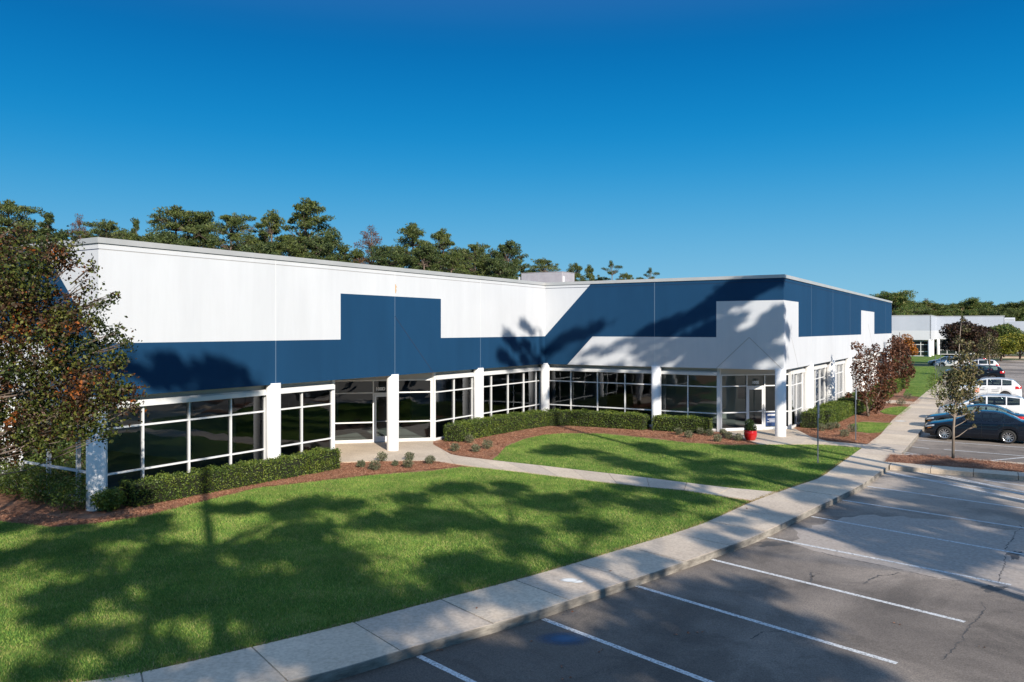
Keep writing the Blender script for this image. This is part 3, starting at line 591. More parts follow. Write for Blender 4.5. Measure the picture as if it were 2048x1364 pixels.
# storefront windows
HZh = 2.9
def storefront(p, q, mull, out, entry=False, door=None, ztr=(.92,2.3), fascia=True, number=None, thick_ends=(1,1), name='window', sill=.10):
    p = Vector((*p,0)); q = Vector((*q,0)); d = (q-p).normalized(); Ln = (q-p).length; out = Vector((*out,0)).normalized()
    P = lambda s, z, e=0: p+d*s+out*e+Vector((0,0,z))
    ms = [0]+[m_ for m_ in mull]+[Ln]; pb = MB(); zs = [sill]+list(ztr)+[HZh]
    for i in range(len(ms)-1):
        isd = door and abs(ms[i]-door[0]) < .01
        rows = [(door[2], HZh)] if isd else list(zip(zs, zs[1:]))
        for (za, zb) in rows:
            t = [rnd.uniform(-.004,.004) for _ in range(4)]
            pb.add([P(ms[i],za,t[0]), P(ms[i+1],za,t[1]), P(ms[i+1],zb,t[2]), P(ms[i],zb,t[3])], [(0,1,2),(0,2,3)] if 0 else [(0,1,2,3)])
    win = pb.build(name, M['glass'], bld)
    f = MB(); W_ = .056
    for i, s in enumerate(ms):
        w2 = W_*(1.25 if i in (0, len(ms)-1) else 1); ss = s+(w2/2 if i == 0 else -w2/2 if i == len(ms)-1 else 0)
        f.bar(P(ss,sill-.08), P(ss,HZh+.03), w2, .13, out)
    def hbar(s0, s1, z, wd, dp, e=0): f.bar(P(s0+.02,z,e), P(s1-.02,z,e), wd, dp, out)
    for i in range(len(ms)-1):
        if door and abs(ms[i]-door[0]) < .01: hbar(ms[i], ms[i+1], door[2]+.02, .09, .125); continue
        for z in ztr: hbar(ms[i], ms[i+1], z, W_, .115)
        hbar(ms[i], ms[i+1], sill-.02, .09 if not entry else .12, .12)
    hbar(0, Ln, HZh+.01, .07, .12)
    f.build('frame', M['frame'], win)
    h = MB(); h.prism([P(0,HZh+.04,-.05), P(Ln,HZh+.04,-.05), P(Ln,ZS+.05,-.05), P(0,ZS+.05,-.05)], out*.08)
    h.build('header', M['header'], win); h = MB()
    h.prism([P(0,-.1,-.06), P(Ln,-.1,-.06), P(Ln,sill-.065,-.06), P(0,sill-.065,-.06)], out*.11)
    h.build('sill_base', M['header'], win)
    if fascia:
        c = MB(); c.prism([P(.02,HZh-.0,.067), P(.02,HZh+.2,.067), P(.02,HZh+.2,.13), P(.02,HZh+.14,.2), P(.02,HZh-.0,.2)], d*(Ln-.04)); c.build('fascia_trim', M['frame'], win)
    if door:
        s0, s1, zd = door; a, c_ = s0+.05, s1-.05
        g = MB(); g.add([P(a+.09,.30), P(c_-.09,.30), P(c_-.09,zd-.12), P(a+.09,zd-.12)], [(0,1,2,3)])
        dg = MB()
        dg.bar(P(a+.045,.03), P(a+.045,zd-.035), .10, .05, out); dg.bar(P(c_-.045,.03), P(c_-.045,zd-.035), .10, .05, out)
        dg.bar(P(a+.09,zd-.08), P(c_-.09,zd-.08), .10, .049, out); dg.bar(P(a+.09,.165), P(c_-.09,.165), .27, .049, out)
        dobj = dg.build('door', M['frame'], bld); g.build('glass', M['glass'], dobj)
        hh = MB(); hh.tube([P(a+.06,1.0,.02), P(a+.10,1.0,.09), P(c_-.06,1.0,.09)], [.014]*3, 8); hh.bar(P(c_-.32,1.0,.06), P(c_-.06,1.0,.06), .07, .04, out)
        hh.tube([P(c_-.045,1.05,.03), P(c_-.045,1.05,.08), P(c_-.045,1.35,.08), P(c_-.045,1.35,.03)], [.013]*4, 8)
        hh.build('handle', M['steel'], dobj)
        if number:
            cu = bpy.data.curves.new('number', 'FONT'); cu.body = number; cu.size = .20; cu.align_x = 'CENTER'; cu.extrude = .002
            cu.offset = .012
            tmp = bpy.data.objects.new('tmp', cu); sc.collection.objects.link(tmp); dg_ = bpy.context.evaluated_depsgraph_get()
            me = bpy.data.meshes.new_from_object(tmp.evaluated_get(dg_)); bpy.data.objects.remove(tmp)
            me.materials.clear(); me.materials.append(M['letter'])
            o = link(bpy.data.objects.new('unit_number', me), bld)
            x = Vector((d.x, d.y, 0)); right = Vector((-out.y, out.x, 0))
            o.matrix_local = Matrix.Translation(P((s0+s1)/2+number_off.get(number,0), door[2]+.2, .012)) @ Matrix((right.to_4d()*1, )).to_4x4() if 0 else Matrix(((right.x, 0, out.x, 0), (right.y, 0, out.y, 0), (0, 1, 0, 0), (0,0,0,1)))
            o.location = P((s0+s1)/2+number_off.get(number,0), door[2]+.17, .014)
    return win
number_off = {'100D': -.17, '100E': 0}
o_ = 0
storefront((-.45,.45), (-6.3,.45), [1.35,3.02,4.70], (0,-1)); storefront((-6.8,.45), (-13.1,.45), [1.6,3.2,4.8], (0,-1)); storefront((-13.7,.45), (-19.9,.45), [1.6,3.2,4.8], (0,-1))
storefront((-.45,.45), (-.45,6.6), [1.25,2.92,4.60], (1,0)); storefront((-.45,6.8), (-.45,10.02), [1.57], (1,0))
D45 = math.sqrt(.5)
nl = 3.35*math.sqrt(2)
storefront((-.5,10.10), (-3.8,13.4), [1.55,3.1], (D45,D45), True, None, (.96,2.33), False, sill=.12)
storefront((-3.75,13.45), (-.5,16.70), [1.86,2.86], (D45,-D45), True, (1.86,2.86,2.27), (.96,2.33), False, '100D', sill=.12)
storefront((-.45,16.78), (-.45,20.0), [1.6], (1,0)); storefront((-.45,20.2), (-.45,27.0), [1.55,3.22,4.9,6.3], (1,0))
storefront((-.2,27.25), (6.6,27.25), [1.67,3.35,5.02], (0,-1)); storefront((6.8,27.25), (10.02,27.25), [1.6], (0,-1))
w_ = storefront((10.10,27.30), (12.95,30.15), [1.50,2.53], (D45,-D45), True, (1.50,2.53,2.27), (.96,2.33), False, '100E', sill=.12)
for (a_, w1, d1, nn) in (((10.06,27.22),.17,.14,(0,1,0)),((12.98,30.1),.16,.15,(1,0,0)),((-.44,10.04),.14,.15,(1,0,0)),((-.44,16.76),.14,.15,(1,0,0))):
    b = MB(); b.bar((*a_,0), (*a_,ZS+.02), w1, d1, nn); b.build('corner_post', M['frame'], bld)
storefront((12.95,30.22), (12.95,33.1), [1.4], (1,0))
for k in range(5):
    storefront((12.95,33.9+6.7*k), (12.95,39.8+6.7*k), [1.4,2.8,4.3], (1,0))
b = MB()
for k in range(6): b = MB(); b.box(12.80,13.0,33.1+6.7*k,33.9+6.7*k if k < 5 else 71.8,-.1,3.3); b.build('pier', M['col'], bld)
# tall bright blind panels seen in the right hand windows
for k in range(3):
    b = MB(); y0 = (30.5, 34.0, 40.8)[k]; b.box(12.55,12.62,y0,y0+1.2,.15,2.85); b.build('window_blind', M['white'], bld)
# window sign on entry E (navy poster with white lines)
dE = Vector((D45, D45, 0)); oE = Vector((D45, -D45, 0)); pE = Vector((10.10,27.30,0))
PE = lambda s, z, e: pE+dE*s+oE*e+Vector((0,0,z))
b = MB(); b.prism([PE(2.60,.2,.02), PE(3.36,.2,.02), PE(3.36,.9,.02), PE(2.60,.9,.02)], oE*.006, 0)
x = 2.72
for k in range(9): b.prism([PE(x,.74,.026), PE(x+.035,.74,.026), PE(x+.035,.83,.026), PE(x,.83,.026)], oE*.002, 1); x += .055
for z, s0, s1 in ((.55,2.72,3.2),(.48,2.82,3.1),(.41,2.68,3.26)):
    s = s0
    while s < s1: e = s+rnd.uniform(.02,.05); b.prism([PE(s,z,.026), PE(e,z,.026), PE(e,z+.028,.026), PE(s,z+.028,.026)], oE*.002, 1); s = e+.012
b.build('window_sign', [M['poster'], M['letter']], bld)
# rust mark on joint
b = MB()
for k, (dz, w2) in enumerate([(0,.03),(.08,.05),(.16,.035),(.24,.055),(.3,.03)]): b.box(.0,.0045+.0003*k,13.42,13.42+w2*1.6,6.86+dz,6.86+dz+.085)
b.build('rust_stain', mat('rust_stain_paint', (.55,.33,.15), .9), bld)
# rooftop unit: a top-level thing resting on the roof
def corner_at(px, Y): return D(px, Y)
c0 = D(1124.5, 56.0); hv = empty('rooftop_unit', (c0.x, c0.y, 7.35), -TH+R(0))
tag(hv, 'boxy gray metal air handling unit standing on the flat roof behind the inner corner parapet', 'rooftop unit')
hz1 = CAMH-(543.5-HZ)*56/FPX-7.35
b = MB(); b.bevbox(-3.35,0,0,1.9,.1,hz1,.02); b.box(-3.25,-.1,.1,1.8,0,.1); b.build('housing', M['hvac'], hv)
b = MB()
b.box(-3.37,.02,-.02,1.92,hz1-.0,hz1+.03); b.build('lid', M['hvac'], hv)
b = MB(); b.box(-1.9,-1.88,-.008,0,.15,hz1-.05); b.box(-3.3,-1.95,-.01,0,hz1-.12,hz1-.1); b.box(-1.8,-.05,-.01,0,hz1-.12,hz1-.1); b.build('seam', M['coping'], hv)
b = MB(); b.box(0,.012,.1,.3,.35,hz1-.3); b.build('label_plate', M['letter'], hv)
b = MB(); b.lathe([(0,0),(.07,0),(.09,hz1*.6),(.12,hz1*.8),(0,hz1*.85)], 14, (-3.6,.2,.1)); b.build('vent_pipe', M['coping'], hv)
# ------------------------------------------------------------------ distant office building on the right
Q = D(1862, 153); d2 = empty('distant_office_building', (Q.x, Q.y, 0), -TH)
tag(d2, 'distant white office building with pale gray upper band beyond the lawn at right', 'building')
M['pale'] = varied('pale_blue_gray_paint', (.42,.46,.53), (.47,.51,.58), .4, .7)
b = MB(); H2 = 7.85
def seg(x0,y0,x1,y1,out):
    p, q = Vector((x0,y0,0)), Vector((x1,y1,0)); o = Vector((*out,0))
    for z0, z1, mi in ((3.2,5.0,0),(5.0,H2,1)):
        b.prism([p+Vector((0,0,z0)), q+Vector((0,0,z0)), q+Vector((0,0,z1)), p+Vector((0,0,z1))], -o*.2, mi)
    c = MB()
seg(0,0,-26,0,(0,-1)); seg(0,0,0,14.8,(1,0)); seg(0,14.8,12,14.8,(0,-1)); seg(12,14.8,12,50,(1,0));
b.box(-26,-.2,.2,50,H2-.5,H2-.3,0); b.box(-.2,11.8,15,50,H2-.5,H2-.3,0)
b.build('wall', [M['white'], M['pale']], d2)
b = MB(); b.box(-26,.05,-.05,.3,H2,H2+.14); b.box(-.3,.05,.3,14.75,H2,H2+.14); b.box(-.3,12.05,14.75,15.1,H2,H2+.138); b.box(11.7,12.05,15.1,50,H2,H2+.14); b.build('coping', M['coping'], d2)
def win2(x0,y0,x1,y1,out,n):
    p, q = Vector((x0,y0,0)), Vector((x1,y1,0)); o = Vector((*out,0)); d = (q-p); g = MB(); g.add([p+Vector((0,0,.1)), q+Vector((0,0,.1)), q+Vector((0,0,3)), p+Vector((0,0,3))], [(0,1,2,3)])
    w2 = g.build('window', M['darkglass'], d2); f = MB()
    for i in range(n+1): c = p+d*(i/n); f.bar(c+Vector((0,0,.05)), c+Vector((0,0,3.05)), .12, .12, o)
    for z in (.1,.95,2.3,3.0): f.bar(p+Vector((0,0,z)), q+Vector((0,0,z)), .11, .11, o)
    f.build('frame', M['frame'], w2)
M['darkglass'] = mat('dark_window_glass', (.018,.025,.03), .03, spec=.9)
win2(-.4,.7,-6.0,.7,(0,-1),4); win2(-6.4,.7,-12.6,.7,(0,-1),4); win2(-.7,1.0,-.7,14.6,(1,0),8); win2(.3,15.5,11.6,15.5,(0,-1),7); win2(11.3,15.8,11.3,50,(1,0),18)
for (cx, cy) in ((-.25,.25),(-6.2,.25),(-12.9,.25),(-.25,7.3),(.3,15.05),(6,15.05),(11.75,15.05)):
    c = MB(); c.lathe([(0,3.3),(.3,3.3),(.3,0)], 16, (cx,cy,0)); c.build('column', M['col'], d2, smooth=True)
Q3 = D(1963, 200); d3 = empty('distant_office_building', (Q3.x, Q3.y, 0), -TH)
tag(d3, 'far low blue-gray office building partly hidden behind the dark plum tree', 'building')
b = MB(); b.box(0,12,0,30,0,3.3,0); b.box(-.1,12.1,-.1,30.1,3.3,7.2,1); b.box(12.1,30,4,40,0,7.4,0); b.build('wall', [M['white'], M['pale'], M['white']], d3)
b = MB(); b.box(.5,11,-.16,-.02,.4,2.9); b.box(13,29,3.92,3.985,.4,2.9); b.build('window', M['darkglass'], d3)
for k, (px, w3) in enumerate(((1996,2.0),(2018,2.6))):
    p = D(px, 205); o = empty('rooftop_unit', (p.x, p.y, 7.2), -TH); tag(o, ['small white rooftop box on the far blue-gray building, left of the pair','wider pale rooftop box on the far blue-gray building, right of the pair'][k], 'rooftop unit')
    b = MB(); b.bevbox(-w3/2,w3/2,-1,1,0,1.0,.04); b.build('housing', M['white'], o); b = MB(); b.box(-w3/2+.1,w3/2-.1,-1.03,-1.0,.2,.7); b.build('louvre', M['coping'], o)
# ------------------------------------------------------------------ plants
def leafquads(c, size, aspect=.55, up=.3, seed=0, rg=None):
    """c (N,3) centres, size (N,) -> rhombus leaves (N*4,3)"""
    r_ = rg or rng; n = len(c); nr = r_.normal(size=(n, 3)); nr[:,2] += up*1.5; nr /= np.linalg.norm(nr, axis=1)[:,None]
    a = r_.normal(size=(n, 3)); a -= nr*np.sum(a*nr, 1)[:,None]; a /= np.linalg.norm(a, axis=1)[:,None]; b_ = np.cross(nr, a)
    s = size[:,None]; bow = nr*s*.12
    return np.stack([c-a*s*.5-bow, c+b_*s*aspect*.5+bow*.6, c+a*s*.5-bow, c-b_*s*aspect*.5+bow*.6], 1).reshape(-1, 3)
def ball(c, r, n, hollow=.5, g=False):
    c = np.array(c); r = np.array(r) if hasattr(r, '__len__') else np.array([r]*3)
    if g: return c+rng.normal(size=(n, 3))*r*.5
    d = rng.normal(size=(n, 3)); d /= np.linalg.norm(d, axis=1)[:,None]
    return c+d*r*(rng.uniform(hollow**3, 1, n)**(1/3))[:,None]
def limb(b, p, q, r0, r1, k=6, sag=.0, n=4):
    p, q = Vector(p), Vector(q); L_ = (q-p).length; pts = []; rs = []
    for i in range(n+1):
        t = i/n; j = Vector((rnd.uniform(-1,1), rnd.uniform(-1,1), rnd.uniform(-.5,.5)))*L_*.04*(0 if i in (0, n) else 1)
        pts.append(p.lerp(q, t)+j+Vector((0,0,sag*L_*4*t*(1-t)))); rs.append(r0+(r1-r0)*t)
    b.tube(pts, rs, k)
def hedge(path, width, h, dens, label, leaf=.052, group='clipped hedges in front of the windows'):
    P_ = [Vector((*p, 0)) for p in path]; o = P_[0]
    segs = list(zip(P_, P_[1:])); Lt = sum((q-p).length for p, q in segs)
    n = int(Lt*(width+2*h)*dens); t = rng.uniform(0, Lt, n); per = rng.uniform(0, width+2*h, n); pos = np.zeros((n,3))
    cum = [0]
    for p, q in segs: cum.append(cum[-1]+(q-p).length)
    for i, (p, q) in enumerate(segs):
        m_ = (t >= cum[i]) & (t <= cum[i+1]); d = (q-p).normalized(); nn = Vector((-d.y, d.x, 0)); tt = t[m_]-cum[i]; pr = per[m_]
        side = np.where(pr < h, -width/2, np.where(pr > h+width, width/2, pr-h-width/2)); z = np.where(pr < h, pr, np.where(pr > h+width, 2*h+width-pr, h))
        pos[m_,0] = p.x+d.x*tt+nn.x*side; pos[m_,1] = p.y+d.y*tt+nn.y*side; pos[m_,2] = z
    # end caps
    ne = int(width*h*dens)
    caps = []
    for p, q, e in ((segs[0][0], segs[0][1], segs[0][0]), (segs[-1][1], segs[-1][0], segs[-1][1])):
        d = (q-p).normalized(); nn = Vector((-d.y, d.x, 0)); s_ = rng.uniform(-width/2, width/2, ne)
        caps.append(np.c_[e.x+nn.x*s_, e.y+nn.y*s_, rng.uniform(0, h, ne)])
    pos = np.concatenate([pos]+caps)
    lump = .06*np.sin(pos[:,0]*3.1+1)*np.sin(pos[:,1]*2.7)+.035*np.sin(pos[:,0]*9+pos[:,1]*7)
    pos += rng.normal(0, .035, pos.shape); pos[:,2] += lump*(pos[:,2] > h*.7); pos[:,2] = np.clip(pos[:,2], .02, None)
    v = leafquads(pos, leaf*rng.uniform(.7, 1.4, len(pos)), .6, .35)
    root = np_mesh('hedge', v-np.array([o.x, o.y, 0]), 4, M['hedge']); root.location = (o.x, o.y, 0); tag(root, label, 'hedge', group)
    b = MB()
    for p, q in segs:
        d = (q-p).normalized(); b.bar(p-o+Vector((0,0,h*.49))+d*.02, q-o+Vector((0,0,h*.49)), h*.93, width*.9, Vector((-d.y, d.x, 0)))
    b.build('dark_core', M['hedge_core'], root)  # solid near-black box filling the inside of the hedge
    return root
def wl(v, u): p = W(v, u); return (p.x, p.y)
hedge([wl(.25,.75), wl(.35,3.2), wl(.5,5.5), wl(.62,7.3)], .80, .66, 900, 'dark shaded part of the long clipped hedge beside the left corner column')
hedge([wl(.64,7.35), wl(.68,8.85)], .9, .72, 1000, 'bright yellow-green end block of hedge at the left of the recessed 100D entrance')
hedge([wl(.45,17.0), wl(.45,19.6)], .9, .78, 950, 'sunlit left end block of the hedge right of the 100D entrance')
hedge([wl(.45,19.65), wl(.6,23), wl(1.0,24.9)], .88, .76, 900, 'shaded middle run of hedge below the windows left of the inner corner')
hedge([wl(1.0,24.95), wl(2.2,25.9), wl(4.3,26.1), wl(6.5,26.1)], .88, .76, 900, 'curving hedge sweeping round the inner corner of the two wings')
hedge([wl(6.95,26.25), wl(9.85,26.3)], .8, .72, 900, 'short clipped hedge just left of the 100E entrance glass')
hedge([wl(13.75,31.2), wl(13.85,32.3)], .9, .8, 620, 'small dark shaded hedge block right of the 100E entrance column')
hedge([wl(13.95,32.5), wl(14.1,36.5), wl(14.2,39.2)], 1.15, .82, 850, 'sunlit yellow-green hedge along the right wing windows')
hedge([wl(14.35,39.6), wl(14.5,42.3)], 1.2, .95, 520, 'dark hedge section shaded by the maroon tree on the right wing')
hedge([wl(14.5,42.4), wl(14.6,45.4)], 1.3, 1.0, 520, 'far sunlit hedge block beneath the maroon leaved tree')
for k in range(3): hedge([wl(14.6,53.0+k*6), wl(14.6,56.5+k*6)], 1.1, .9, 260, ['hedge run under the right wing windows just past the maroon tree','hedge run under the right wing windows in the middle of the far part','last hedge run near the far end of the right wing'][k], .09)
def bush(name, p, r, h, n, leaf, matl, label, cat, group=None, up=.2, stems=6):
    root = empty(name, (p[0], p[1], 0)); tag(root, label, cat, group)
    c = ball((0,0,h*.52), (r,r,h*.5), n, .35); c[:,2] = np.clip(c[:,2], .02, None); c += rng.normal(0, r*.1, c.shape)
    np_mesh('foliage', leafquads(c, leaf*rng.uniform(.6,1.4,n), .35, up), 4, matl, root)
    b = MB()
    for i in range(stems):
        a = i*2.4; b.tube([(0,0,0), (math.cos(a)*r*.3, math.sin(a)*r*.3, h*.4), (math.cos(a)*r*.7, math.sin(a)*r*.7, h*.85)], [.012,.008,.004], 5)
    b.build('stem', M['bark'], root); return root
SH = [(722,935,.22,'smallest gray-green shrub at the left end of the row by the 100D path'),(749,940.5,.30,'bushy gray-green shrub front left in the row by the 100D path'),(764,923,.30,'dark shrub set back beside the foot of the 100D entrance column'),(790.5,932,.17,'tiny low sprig between the larger shrubs by the 100D path'),(816,936,.27,'front one of two overlapping shrubs right of the 100D column'),(819,921,.27,'rear one of two overlapping shrubs right of the 100D column'),(860,928,.27,'dark shrub at the right end of the row by the 100D path'),
 (910,903,.28,'dark upright shrub on the mulch nearest the path bend'),(939,886,.30,'pale shrub close against the sunlit hedge end'),(951.6,904,.28,'front shrub of the three on the mulch right of the path'),(975,898,.33,'widest pale gray shrub near the left tip of the middle lawn'),
 (1357,870,.28,'leftmost faint shrub in front of the short hedge by 100E'),(1377.5,876,.30,'low shrub in front of the middle of the short hedge by 100E'),(1401,869,.28,'pale shrub touching the right part of the short hedge by 100E'),(1419,872,.26,'dull shrub at the right end of the short hedge by 100E'),(1435,883.4,.28,'pale shrub nearest the lawn edge left of the red pot'),(1446,870,.25,'dark shrub at the foot of the corner post by 100E'),(1457,878,.28,'dark round shrub second left of the red pot'),(1477,882,.28,'dark round shrub immediately left of the red pot'),
 (1644,862,.30,'dark shrub behind the near sign post'),(1660,860,.33,'gray-green shrub in front of the sunlit hedge right of 100E'),(1672,857,.28,'smaller shrub before the sunlit hedge, right of the pair'),(1689,874,.32,'dark shrub on mulch left of the second sign post'),(1706,864.5,.36,'wide shrub at the left tip of the first small lawn patch'),(1802,811,.42,'shrub beside the narrow path past the maroon tree'),(1816,798.6,.42,'shrub just beyond the narrow path at the lawn tip')]
for px, py, r, lb in SH:
    p = G(px, py); bush('shrub', p, r*.75, r*1.25, 420, .075, M['shrub'], lb, 'shrub', 'young shrubs in the mulch beds')
for px, py, r, h, lb in [(50,1000,.75,.95,'dark leafy bush at the foot of the left edge column'),(95,1012,.7,.9,'dark bush under the left wing windows, middle of three'),(148,1026,.75,.95,'dark bush left of the square-looking corner column'),(5,990,.8,1.0,'dark bush cut by the left edge of the picture'),(216,1028,.45,.6,'small loose bush right of the corner column at the hedge end')]:
    p = G(px, py-8); bush('bush', p, r, h, 1900, .095, M['hedge'], lb, 'bush', 'dark bushes under the left wing windows')
# red pot
p = G(1501, 880, .02); root = empty('flower_pot', (p.x, p.y, .018)); tag(root, 'glossy red round flower pot with a dark leafy plant outside entrance 100E', 'flower pot')
b = MB(); b.lathe([(0,0),(.19,0),(.23,.03),(.285,.16),(.31,.30),(.30,.40),(.29,.425),(.315,.44),(.31,.465),(.285,.47),(.275,.43),(.0,.42)], 32); b.build('pot', M['pot'], root, True)
n = 900; c = ball((0,0,.58), (.30,.30,.22), n, .2); c[:,2] = np.maximum(c[:,2], .44); c2 = ball((-.05,0,.8), (.22,.2,.2), 500, .2)
M['potplant'] = leafmat('pot_plant_leaves', [(.012,.03,.008),(.02,.045,.01),(.03,.06,.012)], .1)
np_mesh('foliage', leafquads(np.concatenate([c,c2]), .07*rng.uniform(.7,1.3,n+500), .6, .4), 4, M['potplant'], root)
c = ball((0,-.1,.56), (.28,.2,.1), 26, .8); np_mesh('blossom', leafquads(c, np.full(26,.045), .9, 1), 4, M['yellow'], root)
# ---- trees
def tree(name, loc, label, cat, trunks, clumps, leaf, lm, bm, aspect=.55, up=.25, group=None, g=False, hollow=.3, small_g=False):
    """trunks: list of (pts, radii) local; clumps: (centre, radii, n) local; branches are drawn from the nearest trunk point to each clump"""
    root = empty(name, loc); tag(root, label, cat, group)
    b = MB(); tp = []
    for pts, rs in trunks:
        b.tube(pts, rs, 9)
        for i in range(len(pts)-1):
            for t in (0,.33,.66): tp.append((Vector(pts[i]).lerp(Vector(pts[i+1]), t), rs[i]+(rs[i+1]-rs[i])*t))
        tp.append((Vector(pts[-1]), rs[-1]))
    C = []
    for c, r, n in clumps:
        c = Vector(c); rz = r[2] if hasattr(r, '__len__') else r
        cand = [(p, q) for p, q in tp if p.z < c.z+.1] or tp
        p, rr = min(cand, key=lambda a: (a[0]-c).length+max(0, (a[0].z-(c.z-.35*(Vector((a[0].x,a[0].y,0))-Vector((c.x,c.y,0))).length)))*1.2)
        limb(b, p, c, min(rr*.5, .10)*(.45 if rz < .3 and small_g else 1), min(.006, rr*.2), 5, -.03)
        C.append(ball(c, r*1.25 if small_g and rz < .36 else r, n, hollow, g or (small_g and rz < .36)))
        rm = (r[0] if hasattr(r, '__len__') else r)
        for k in range(3): d = Vector((rnd.uniform(-1,1), rnd.uniform(-1,1), rnd.uniform(-.3,.6)))*rm*.8; limb(b, p.lerp(c, .7), c+d, .014, .004, 4, 0, 2)
    C = np.concatenate(C)
    b.build('trunk', bm, root, True); np_mesh('crown', leafquads(C, leaf*rng.uniform(.6,1.4,len(C)), aspect, up), 4, lm, root)
    return root
# large crape myrtle at the left edge
loc = Vector((-12.6, 17.4, 0)); k = 17.4/FPX
cl = []
def mc(px, py, dy, r, n): p = D(px, 17.4+dy); z = CAMH-(py-HZ)*(17.4+dy)/FPX; cl.append(((p.x-loc.x, dy, z), r, n))
for px, py, dy, r, n in [(-50,540,0,1.0,1500),(20,530,.5,.7,1200),(30,560,-.6,.85,1700),(90,520,.3,.45,550),(115,500,0,.30,240),(140,520,.2,.26,170),(70,620,.4,.8,1500),(-20,640,-.8,1.0,1800),(120,650,-.3,.48,750),(160,620,.3,.34,330),(185,650,0,.28,220),(205,610,0,.15,50),(225,598,.1,.12,38),(236,588,.1,.08,16),(60,700,-.6,.85,1600),(150,710,.1,.5,700),(205,690,.3,.34,300),(232,668,.3,.24,140),(255,690,.2,.16,60),(215,740,0,.35,380),(120,770,-.2,.72,1300),(20,780,.3,.85,1600),(190,790,-.5,.52,850),(235,800,-.6,.38,420),(258,780,-.5,.22,140),(270,815,-.6,.13,50),(150,840,-.7,.52,850),(70,850,-.3,.65,1200),(-40,860,0,.95,1500),(195,850,-.8,.30,260),(215,870,-.8,.15,50),(100,885,-.5,.3,240),(20,900,-.2,.45,450),(-60,560,.8,1.1,1600),(-90,750,.5,1.3,2000),(45,482,.6,.32,180),(0,485,.3,.36,240),(85,486,.4,.24,110),(150,480,.3,.14,30),(28,462,.3,.12,26),(240,720,.1,.2,100),(175,570,.3,.25,90),(185,535,.2,.13,45)]:
    mc(px, py, dy, r*.90, int(n*1.35))
tree('crape_myrtle', loc, 'big crape myrtle with green, brown and orange autumn leaves at the left edge', 'tree',
     [([(0,0,0),(-.2,0,1.2),(-.1,.1,2.6),(.2,.1,4.2),(.3,.2,6),(.5,.2,7.3)],[.13,.11,.09,.07,.04,.015]), ([(.2,-.1,0),(.6,-.3,1.4),(1.0,-.4,2.9),(1.6,-.4,4.3)],[.10,.08,.06,.03]), ([(-.2,.2,0),(-.8,.3,1.6),(-1.3,.4,3.6),(-1.5,.5,5.6)],[.10,.08,.06,.02]), ([(.1,.2,0),(.5,.5,1.8),(1.2,.5,3.6),(1.7,.3,5.4)],[.09,.07,.05,.02])],
     cl, .08, M['myrtle'], M['bark'], .6, .15, hollow=.15, small_g=True)
# maroon trees by the right wing
def pxtree(base, clumps_px, **kw):
    Y = base.y; cl = []
    for px, py, dy, r, n in clumps_px:
        p = D(px, Y+dy); z = CAMH-(py-HZ)*(Y+dy)/FPX; cl.append(((p.x-base.x, dy, z), r, n))
    return cl
B1 = G(1736.4, 832.6); kk = B1.y/FPX
cl = pxtree(B1, [(1712,692,0,.32,90),(1728,700,.3,.40,150),(1722,722,-.2,.50,260),(1745,712,.2,.45,200),(1752,695,0,.3,90),(1765,730,.2,.55,300),(1718,748,.2,.5,280),(1742,745,-.3,.6,380),(1770,755,.1,.6,360),(1725,772,-.2,.55,300),(1752,775,.2,.65,420),(1778,775,0,.5,260),(1740,798,-.3,.5,240),(1765,797,.2,.5,240),(1722,790,.3,.3,120),(1750,818,-.2,.3,110),(1772,740,-.1,.4,160),(1697,790,.2,.2,60),(1708,733,0,.25,80),(1760,810,-.2,.3,110)])
tree('maroon_tree', B1, 'maroon leaved small tree with forked pale trunk in front of the right wing', 'tree', [([(0,0,0),(-.05,0,.5),(-.15,0,1.5),(.1,.1,2.6),(.2,.1,4.0)],[.10,.07,.05,.035,.015]), ([(.02,0,.25),(.45,0,.9),(.75,.1,1.5),(1.0,.1,2.6)],[.07,.055,.04,.02])], cl, .13, M['maple'], M['bark_pale'], .6, .2, group='maroon leaved trees along the right wing', hollow=.2)
B2 = G(1798, 776); 
cl = pxtree(B2, [(1790,690,0,.8,300),(1805,702,.3,.8,350),(1790,718,0,.9,400),(1810,728,.4,.8,350),(1795,745,0,.9,420),(1815,750,0,.6,260),(1780,740,.5,.8,350),(1780,765,0,.8,300),(1800,768,-.3,.8,300),(1822,742,0,.4,140),(1776,705,0,.6,240)])
tree('maroon_tree', B2, 'farther maroon leaved tree behind the forked one, at the building end', 'tree', [([(0,0,0),(0,0,1.2),(.1,0,3),(.1,.1,5)],[.12,.09,.07,.03])], cl, .19, M['maple'], M['bark'], .6, .2, group='maroon leaved trees along the right wing', hollow=.2)
B3 = D(1812, 140); tree('orange_tree', B3, 'small bright orange tree before the distant building windows', 'tree', [([(0,0,0),(0,0,2)],[.1,.05])], [((0,0,3.3),1.2,500),((-.8,0,2.4),.9,350),((.7,0,2.2),1.0,350),((1.3,0,1.4),.8,250)], .3, M['orange'], M['bark'])
B4 = D(1787, 118); tree('rust_bush', B4, 'tall rust brown leafy shrub beside the end of the right wing', 'shrub', [([(0,0,0),(0,0,1.4)],[.1,.05])], [((0,0,3.2),1.3,700),((.8,0,2.2),1.4,700),((-.5,0,1.8),1.4,600),((1.6,0,1.3),1.0,400)], .25, M['rust'], M['bark'])
